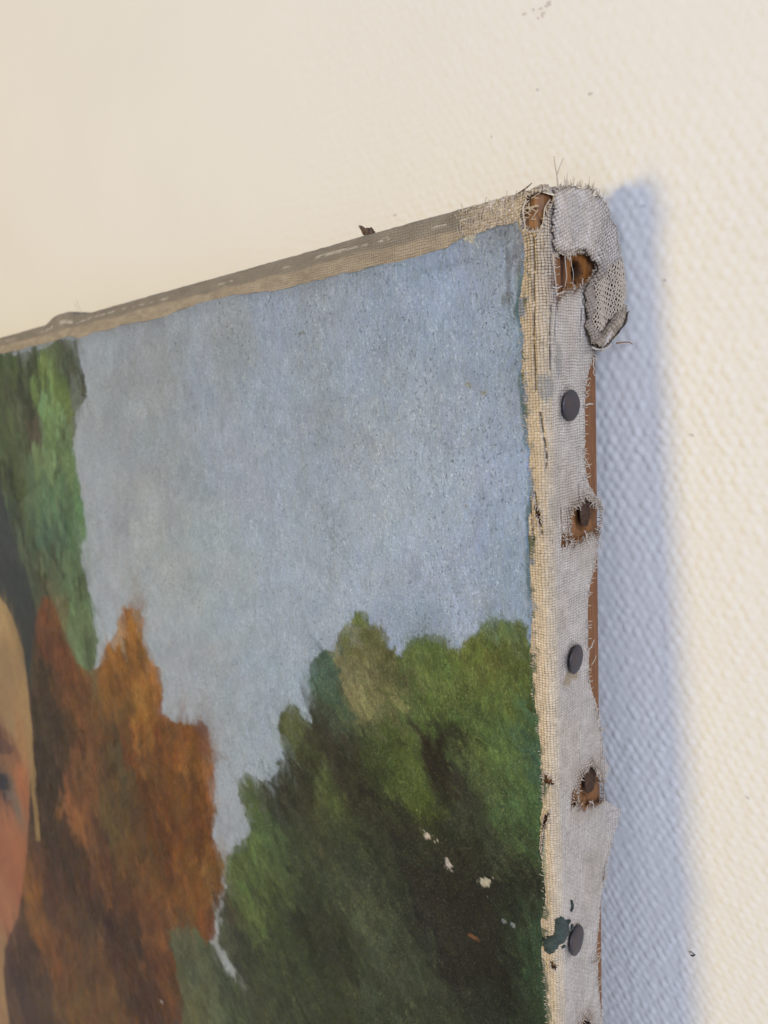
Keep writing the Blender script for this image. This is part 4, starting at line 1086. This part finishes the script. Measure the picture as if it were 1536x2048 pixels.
# ---- corner flap of gessoed canvas (the fold of the corner)
def build_gflap():
    poly = DATA['GFLAP']
    P0 = np.array(poly)
    y = np.arange(P0[:, 0].min() - .6, P0[:, 0].max() + .6, .22)
    z = np.arange(P0[:, 1].max() + .6, P0[:, 1].min() - .6, -.22)
    Y, Z = np.meshgrid(y, z)
    n1 = .75 * fbm(Y / 1.1, Z / 1.1, 3, 3)
    ins = pip(Y + n1, Z + n1, poly)
    d = segdist(Y, Z, poly, True) * np.where(ins, 1, 0)
    X = .45 + .55 * ss(0, 2.2, d) + .55 * np.exp(-((Y * .55 + Z * .83 + 1.5) / 1.0) ** 2) * ss(8, 12, Y) - .35 * np.exp(-((Y * .8 + Z * .3 - 8.5) / .6) ** 2) + .5 * np.exp(-((Y * .9 - Z * .12 - 19.0) / 1.4) ** 2) * (Z < -9) + .95 * fbm(Y / 3.6, Z / 3.0, 5, 3) + .10 * fbm((Y + Z * .5) / .8, (Z - Y * .5) / 3, 6, 2)
    X += .06 * (Y - 8).clip(0)
    c = GES * np.array([1.04, 1.02, 1.0]) * (1 + .20 * fbm(Y / 2.0, Z / 2.0, 8, 3))[..., None]
    lite = ss(.62, .85, vn(Y / .45, Z / .4, 63))[..., None] * .22
    c = c * (1 - lite) + lite * np.array([.80, .74, .64])
    dk_ = ss(.62, .8, vn(Y / .6, Z / .4, 65))[..., None] * .25
    c = c * (1 - dk_) + dk_ * np.array([.17, .13, .09])
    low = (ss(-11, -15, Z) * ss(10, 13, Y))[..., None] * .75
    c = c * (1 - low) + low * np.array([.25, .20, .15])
    hm = pip(Y, Z, [tuple(q) for q in DATA['MFLAP']])
    m = (ss(4.6, 1.8, np.hypot(Y - 9.5, (Z + 4.5) / 1.2) + 1.5 * fbm(Y / 2, Z / 2, 2)) * .5)[..., None]
    c = c * (1 - m) + m * np.array([.40, .37, .34])
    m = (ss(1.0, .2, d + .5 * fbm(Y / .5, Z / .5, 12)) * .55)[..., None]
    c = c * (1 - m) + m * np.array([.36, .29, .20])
    opn = np.clip(.1 + .5 * ss(13, 20, Y) + .7 * ss(1.2, .2, d), 0, 1)
    a = .38
    uv = np.stack([Y * math.cos(a) + Z * math.sin(a), -Y * math.sin(a) + Z * math.cos(a)], -1)
    cen = ins[:-1, :-1] & ins[1:, 1:] & ~hm[:-1, :-1]
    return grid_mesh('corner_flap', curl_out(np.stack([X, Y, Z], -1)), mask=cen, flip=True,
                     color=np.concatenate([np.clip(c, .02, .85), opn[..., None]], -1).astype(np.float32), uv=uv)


gflap = obj('corner_flap', build_gflap(), M_flap, root)
gflap['label'] = 'grey-white gessoed flap folded at the top corner'
md = gflap.modifiers.new('thickness', 'SOLIDIFY')
md.thickness = 0.35 * MM
md.offset = -1


# ---- open mesh flap: real threads
def build_mflap():
    poly = DATA['MFLAP']
    P0 = np.array(poly)
    c = P0.mean(0)
    lines = []
    for ang, wave in ((math.radians(38), 0), (math.radians(118), 1)):
        dx, dz = math.cos(ang), math.sin(ang)
        for k in range(-20, 21):
            off = k * .66 + rng.normal() * .06
            t = np.arange(-12, 12, .18)
            y = c[0] + dx * t - dz * off + .22 * np.sin(t * .5 + k * .3)
            z = c[1] + dz * t + dx * off + .22 * np.cos(t * .45 + k * .2)
            ins = pip(y, z, poly)
            if ins.sum() < 4:
                continue
            i = np.where(ins)[0]
            i = i[:]
            y, z, tt = y[i[0]:i[-1] + 1 + 2], z[i[0]:i[-1] + 1 + 2], t[i[0]:i[-1] + 1 + 2]
            x = 1.62 + .10 * np.sin(tt * math.pi / .66 + (k % 2) * math.pi + wave * math.pi) + .12 * (y - c[0]) + .25 * np.sin(y * .8)
            lines.append((curl_out(np.stack([x, y, z], 1)), .115 + .05 * rng.random(len(y))))
    return tubes('open_weave_flap', lines, 5)


mf = obj('open_weave_flap', build_mflap(), M_thread, root)
mf['label'] = 'patch of bare open weave canvas under the corner flap'
# near-black sheet added under the mesh for the shade in its gaps
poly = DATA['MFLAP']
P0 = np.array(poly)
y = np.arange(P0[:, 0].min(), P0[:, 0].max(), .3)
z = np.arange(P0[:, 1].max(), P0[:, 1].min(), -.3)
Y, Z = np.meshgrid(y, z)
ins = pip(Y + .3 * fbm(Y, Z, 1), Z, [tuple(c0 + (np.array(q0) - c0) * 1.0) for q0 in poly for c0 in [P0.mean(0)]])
me = grid_mesh('gap_shade_layer', curl_out(np.stack([1.05 + .12 * (Y - P0[:, 0].mean()) + .15 * fbm(Y / 2, Z / 2, 4), Y, Z], -1)), mask=ins[:-1, :-1] & ins[1:, 1:], flip=True)
ul = obj('gap_shade_layer', me, mat_plain('gap_shade_dark', (0.035, 0.024, 0.016), 0.8, 0.35), root)

# rolled scrap at the bottom of the flap
kn = np.array(DATA['KNOB'])
pts = curl_out(smooth_line([(1.7, a, b) for a, b in kn], 22))
rad = 1.6 * np.sin(np.linspace(.02, 3.12, 22)) ** .45
U, Vr = np.meshgrid(np.linspace(0, 1, 46), np.linspace(0, 1, 70))
ax = np.stack([np.interp(U, np.linspace(0, 1, 22), pts[:, k]) for k in range(3)], -1)
dv = pts[-1] - pts[0]
dv = dv / np.linalg.norm(dv)
e1 = np.cross(dv, [1.0, 0, 0])
e1 /= np.linalg.norm(e1)
e2 = np.cross(dv, e1)
th = 1.2 + Vr * 2 * np.pi * 1.45 + .5 * fbm(U * 3, Vr * 2, 71)
rr = (.75 + .75 * Vr) * (1 + .22 * fbm(U * 5, Vr * 5, 72, 3)) * (.78 + .35 * np.sin(U * 3.1))
P = ax + rr[..., None] * (np.cos(th)[..., None] * e1 + np.sin(th)[..., None] * e2) + .15 * fbm(U * 9, Vr * 14, 73, 2)[..., None]
P = P + dv * (.7 * fbm(Vr * 7, U * 0, 74, 3) * (np.abs(U - .5) * 2) ** 3)[..., None]
cc = np.array([.42, .34, .24]) * (1 + .45 * fbm(U * 8, Vr * 12, 75, 3))[..., None]
me = grid_mesh('rolled_scrap', P, color=np.concatenate([np.clip(cc, .03, .8), np.full(U.shape + (1,), .45)], -1).astype(np.float32), uv=np.stack([U * 8, Vr * 11], -1))
rs = obj('rolled_scrap', me, M_linen, root)
rs['label'] = 'rolled glue-stiff scrap of canvas at the foot of the corner flap'
# frayed coil on its lower end
cl_lines = []
for k in range(9):
    c0 = pts[14 + min(k // 2, 7)]
    th = np.linspace(0, 5.0, 16) + k
    rr = 1.0 + .25 * rng.random()
    L = np.stack([c0[0] + .5 + rr * .7 * np.cos(th), c0[1] + rr * .9 * np.sin(th) + .1 * k, c0[2] + rr * np.cos(th) * .9 - .1 * k], 1)
    cl_lines.append((L, .13))
o = obj('thread_coil', tubes('thread_coil', cl_lines, 5), M_thread_w, root)

# ---- single loose threads
rads = dict(tall=.14, short=.12, curl=.22, curl2=.17, hole1=.20, hole2=.12, hole3=.09, tie1=.14, tie2=.14, edge1=.2, edge2=.12, edge3=.12, low=.13, cor1=.16, cor2=.17)
for k, pts0 in DATA['THREADS'].items():
    L = curl_out(smooth_line(pts0, 16)) if k.startswith('curl') else smooth_line(pts0, 16)
    r0 = np.linspace(1, .55, 16) * rads[k]
    mm_ = M_thread_d if k in ('curl2',) else (M_thread_w if k in ('curl', 'edge1', 'tie1', 'tie2') else M_thread)
    obj('loose_thread', tubes('loose_thread', [(L, r0)], 6), mm_, root)
sp = obj('splinter', tubes('splinter', [(smooth_line(DATA['SPLINTER'], 10), np.linspace(.28, .06, 10))], 5), M_dark, root)
sp['label'] = 'dark wood splinter poking from the top edge by the corner'
T0 = np.array(DATA['TUFT'])
lines = []
for k in range(11):
    a = T0[0] * (1 - k / 11) + T0[1] * (k / 11) + rng.normal(size=3) * .15
    m1 = T0[2] + rng.normal(size=3) * .3
    m2 = T0[3] + rng.normal(size=3) * .4
    e = (T0[4] if k % 2 else T0[5]) + rng.normal(size=3) * .3
    lines.append((smooth_line([a, m1, m2, e], 12), np.array([.08, .15, .25, .36, .45, .5, .5, .5, .45, .4, .35, .3])))
tf = obj('lint_tuft', tubes('lint_tuft', lines, 5), M_dark, root)
tf['label'] = 'small brown tuft of lint on the top edge'
for L0 in DATA['STRANDS']:
    obj('loose_thread', tubes('loose_thread', [(smooth_line(L0, 10), .09)], 5), M_thread, root)


# ---- frayed edges: countless short fibres
def skin(s, z, off):
    return sweep(np.array([s]), np.array([z]), off)[0]


lines, stained = [], []
z = -6.0
while z > -190:
    s0 = float(edge_s(np.array([z]))[0])
    for k in range(2 if rng.random() < .12 else (1 if rng.random() < .55 else 0)):
        L = .12 + rng.random() ** 4 * 1.1
        a = rng.normal() * .4
        p0 = skin(s0 - .95, z, .35 + .3 * rng.random())
        n = 5
        t = np.linspace(0, 1, n)
        bend = rng.normal() * .35
        pts0 = np.stack([p0[0] + .15 * t + .4 * t * t * rng.random(), p0[1] + (L + .8) * t * math.cos(a), p0[2] + (L + .5) * (t * math.sin(a) * .6 + bend * t * t)], 1)
        lines.append((pts0, np.linspace(.12, .06, n)))
    z -= .5 * (.7 + 3.0 * rng.random() ** 2)
for k, poly in HOLES.items():
    P1 = np.array(poly)
    c = P1.mean(0)
    big = k in ('h1', 'h2', 'h3', 'corner', 'h4')
    n = len(P1)
    for i in range(n):
        a, b = P1[i], P1[(i + 1) % n]
        m = max(1, int(np.hypot(*(b - a)) / (.42 if big else .6)))
        for j in range(m):
            q0 = a + (b - a) * (j + rng.random() * .6) / m
            dirv = c - q0
            dn = np.hypot(*dirv) + 1e-6
            L = (.25 + rng.random() ** 3 * (1.1 if big else .3)) * min(1, dn / 1.5) * (.55 if k == 'corner' else 1)
            th = math.atan2(dirv[1], dirv[0]) + rng.normal() * .6
            p = [skin(q0[0] - .5 * dirv[0] / dn, q0[1] - .5 * dirv[1] / dn, .45)]
            for f in (.4, .75, 1.0):
                p.append(skin(q0[0] + L * f * math.cos(th), q0[1] + L * f * math.sin(th) + .1 * rng.normal(), .45 + .3 * f * rng.normal()))
            tgt = stained if (k in ('h1', 'h2', 'h3') and dirv[1] > 0 and rng.random() < .55) else lines
            tgt.append((np.array(p), np.linspace(.13, .07, 4)))
# fuzz along the top of the corner and the outline of the flap
GP = DATA['GFLAP']
for i in range(0, 13):
    a, b = np.array(GP[i]), np.array(GP[i + 1])
    m = int(np.hypot(*(b - a)) / .26)
    for j in range(m):
        q0 = a + (b - a) * rng.random()
        nrm = np.array([(b - a)[1], -(b - a)[0]])
        nrm /= np.hypot(*nrm) + 1e-9
        if np.dot(nrm, q0 - np.array(GP).mean(0)) < 0:
            nrm = -nrm
        L = .08 + rng.random() ** 3 * .7
        nn = nrm + rng.normal(size=2) * .45
        t = np.linspace(0, 1, 4)
        lines.append((curl_out(np.stack([.8 + rng.random() * .5 + .2 * t, q0[0] - .4 * nrm[0] + (L + .4) * nn[0] * t, q0[1] - .4 * nrm[1] + (L + .4) * nn[1] * t + .5 * rng.normal() * t * t], 1)), np.linspace(.10, .05, 4)))
for k in range(110):
    x = -rng.random() ** 1.3 * 22 - .5
    yy = rng.random() * 2.0
    t = np.linspace(0, 1, 4)
    a = rng.normal() * .9
    L = .15 + .9 * rng.random() ** 3
    lines.append((np.stack([x + L * t * math.sin(a), np.full(4, yy) - .3 * t, -.3 - rng.random() * 1.0 + .65 * L * t * math.cos(a) * .6], 1), np.linspace(.11, .06, 4)))
# matted fibres on the face strip near the corner
for k in range(170):
    x = -rng.random() ** 1.2 * 17 - 2.2
    z0 = -.8 - rng.random() * 5.0
    a = rng.normal() * .5 + (0 if rng.random() < .6 else 1.4)
    L = .6 + 1.6 * rng.random()
    t = np.linspace(0, 1, 5)
    lines.append((np.stack([x + L * t * math.cos(a), -.05 - .15 * np.sin(t * 3.1) * rng.random() + 0 * t, z0 + L * t * math.sin(a) + .15 * np.sin(t * 4 + k)], 1), .085))
# fuzz where the front band meets the paint
z = -9.0
while z > -188:
    BRa = np.array(DATA['B_R'])
    xb = np.interp(-z, -BRa[:, 1], BRa[:, 0])
    L = .12 + .6 * rng.random() ** 2.5
    a = math.pi + rng.normal() * .7
    t = np.linspace(0, 1, 4)
    lines.append((np.stack([xb + .5 + (L + .3) * t * math.cos(a), -.18 - .22 * np.sin(t * 2.6), z + L * t * math.sin(a)], 1), np.linspace(.10, .05, 4)))
    z -= .35 + 1.6 * rng.random() ** 2
fr = obj('frayed_fibres', tubes('frayed_fibres', lines, 5), M_thread, root)
fr['kind'] = 'stuff'
fr = obj('stained_fibres', tubes('stained_fibres', stained, 5), M_thread_d, root)
fr['kind'] = 'stuff'


# ---- tacks
def tack_head(name, mat, y, z, r, tilt_z, tilt_y, x0, rough=0.0, thick=.55):
    V, F = [], []
    prof = [(0.0, .42), (.35, .40), (.7, .30), (.9, .16), (.985, .0), (1.0, -.10), (.97, -.28), (.80, -.34)]
    n = 32
    V.append((.42 * thick, 0, 0))
    for (rr, h) in prof[1:]:
        for i in range(n):
            a = i / n * 2 * math.pi
            k = 1 + rough * (math.sin(3 * a + y) * .5 + math.sin(5 * a + 2) * .35 + math.sin(9 * a) * .25)
            V.append((h * thick + (rough * .25 * math.sin(4 * a + rr * 6) if rr < .95 else 0), r * rr * k * math.cos(a), r * rr * k * math.sin(a)))
    for i in range(n):
        F.append((0, 1 + i, 1 + (i + 1) % n))
    for k in range(len(prof) - 2):
        for i in range(n):
            j = (i + 1) % n
            F.append((1 + k * n + i, 1 + (k + 1) * n + i, 1 + (k + 1) * n + j, 1 + k * n + j))
    b = len(V)
    for (rr, h) in ((.22, -.3), (.16, -3.5), (.02, -6)):
        for i in range(8):
            a = i / 8 * 2 * math.pi
            V.append((h, r * rr * math.cos(a), r * rr * math.sin(a)))
    for k in range(2):
        for i in range(8):
            j = (i + 1) % 8
            F.append((b + k * 8 + i, b + (k + 1) * 8 + i, b + (k + 1) * 8 + j, b + k * 8 + j))
    o = obj(name, poly_mesh(name, V, F), mat, root)
    o.location = Vector(CHILD_OFF) + Vector((x0, y, z)) * MM
    o.rotation_euler = (0, math.radians(tilt_y), math.radians(tilt_z))
    return o


for i, (y, z) in enumerate(DATA['TACKS']):
    o = tack_head('tack', M_tack, y, z, (3.05, 3.1, 3.2)[i], (-3, 4, 2)[i], (2, 3, -3)[i], .62, thick=1.1, rough=(.03, .015, .04)[i])
for i, (y, z) in enumerate(DATA['RUST']):
    o = tack_head('tack', M_rust, y, z, (2.75, 2.85, 2.7)[i], (8, 6, 4)[i], (-6, -8, -5)[i], -.5, rough=.09, thick=.8)
    o['label'] = 'rust-brown tack in a tear of the canvas edge'


# ---- dried paint on the margin
def dab_mesh(name, poly, h=.35, seed=3, res=.2):
    P1 = np.array(poly)
    s = np.arange(P1[:, 0].min() - .6, P1[:, 0].max() + .6, res)
    t = np.arange(P1[:, 1].max() + .6, P1[:, 1].min() - .6, -res)
    Sg, T = np.meshgrid(s, t)
    n1 = .3 * fbm(Sg / .9, T / .9, seed, 3)
    ins = pip(Sg + n1, T + n1, poly)
    d = segdist(Sg, T, poly, True)
    off = .12 + np.where(ins, h * ss(0, .8, d) * (.7 + .8 * vn(Sg / .8, T / .8, seed)), -.3) + .1
    P = sweep(Sg, T, off + .12)
    m = ins[:-1, :-1] | ins[1:, 1:] | ins[:-1, 1:] | ins[1:, :-1]
    return grid_mesh(name, P, mask=m)


pd = obj('paint_dab', dab_mesh('paint_dab', DATA['GREENMARK']), M_green, root)
pd['label'] = 'glossy dark green dab of dried paint across the folded edge'
for L0 in DATA['DRIPS']:
    L = smooth_line([tuple(skin(a, b, .28)) for a, b in L0], 8)
    obj('paint_drip', tubes('paint_drip', [(L, .32 * np.sin(np.linspace(.4, 2.8, 8)) ** .5)], 6), M_green, root)


# ---- a few long tangled threads hanging from the torn side
rt = np.random.default_rng(5)
for (s0, z0) in ((24.0, -30.5), (21.5, -61.5), (23.2, -92), (22.0, -118.5), (25.0, -127.5), (21.0, -150), (20.0, -68.5), (14.0, -65.5), (14.5, -126.5), (9.5, -12.5), (16.5, -3.0), (24.5, -14.0)):
    s_, z_ = min(s0, float(edge_s(np.array([z0]))[0]) - .6), z0
    P = [skin(s_, z_, .5)]
    a = rt.normal() * 1.2
    for k in range(5):
        a += rt.normal() * .9
        s_ += .55 * math.cos(a)
        z_ += .75 * math.sin(a) - .12
        P.append(skin(s_, z_, .6 + .35 * rt.random() + .1 * k))
    obj('loose_thread', tubes('loose_thread', [(smooth_line(P, 18), np.linspace(.12, .07, 18))], 5), M_thread_w if rt.random() < .6 else M_thread, root)
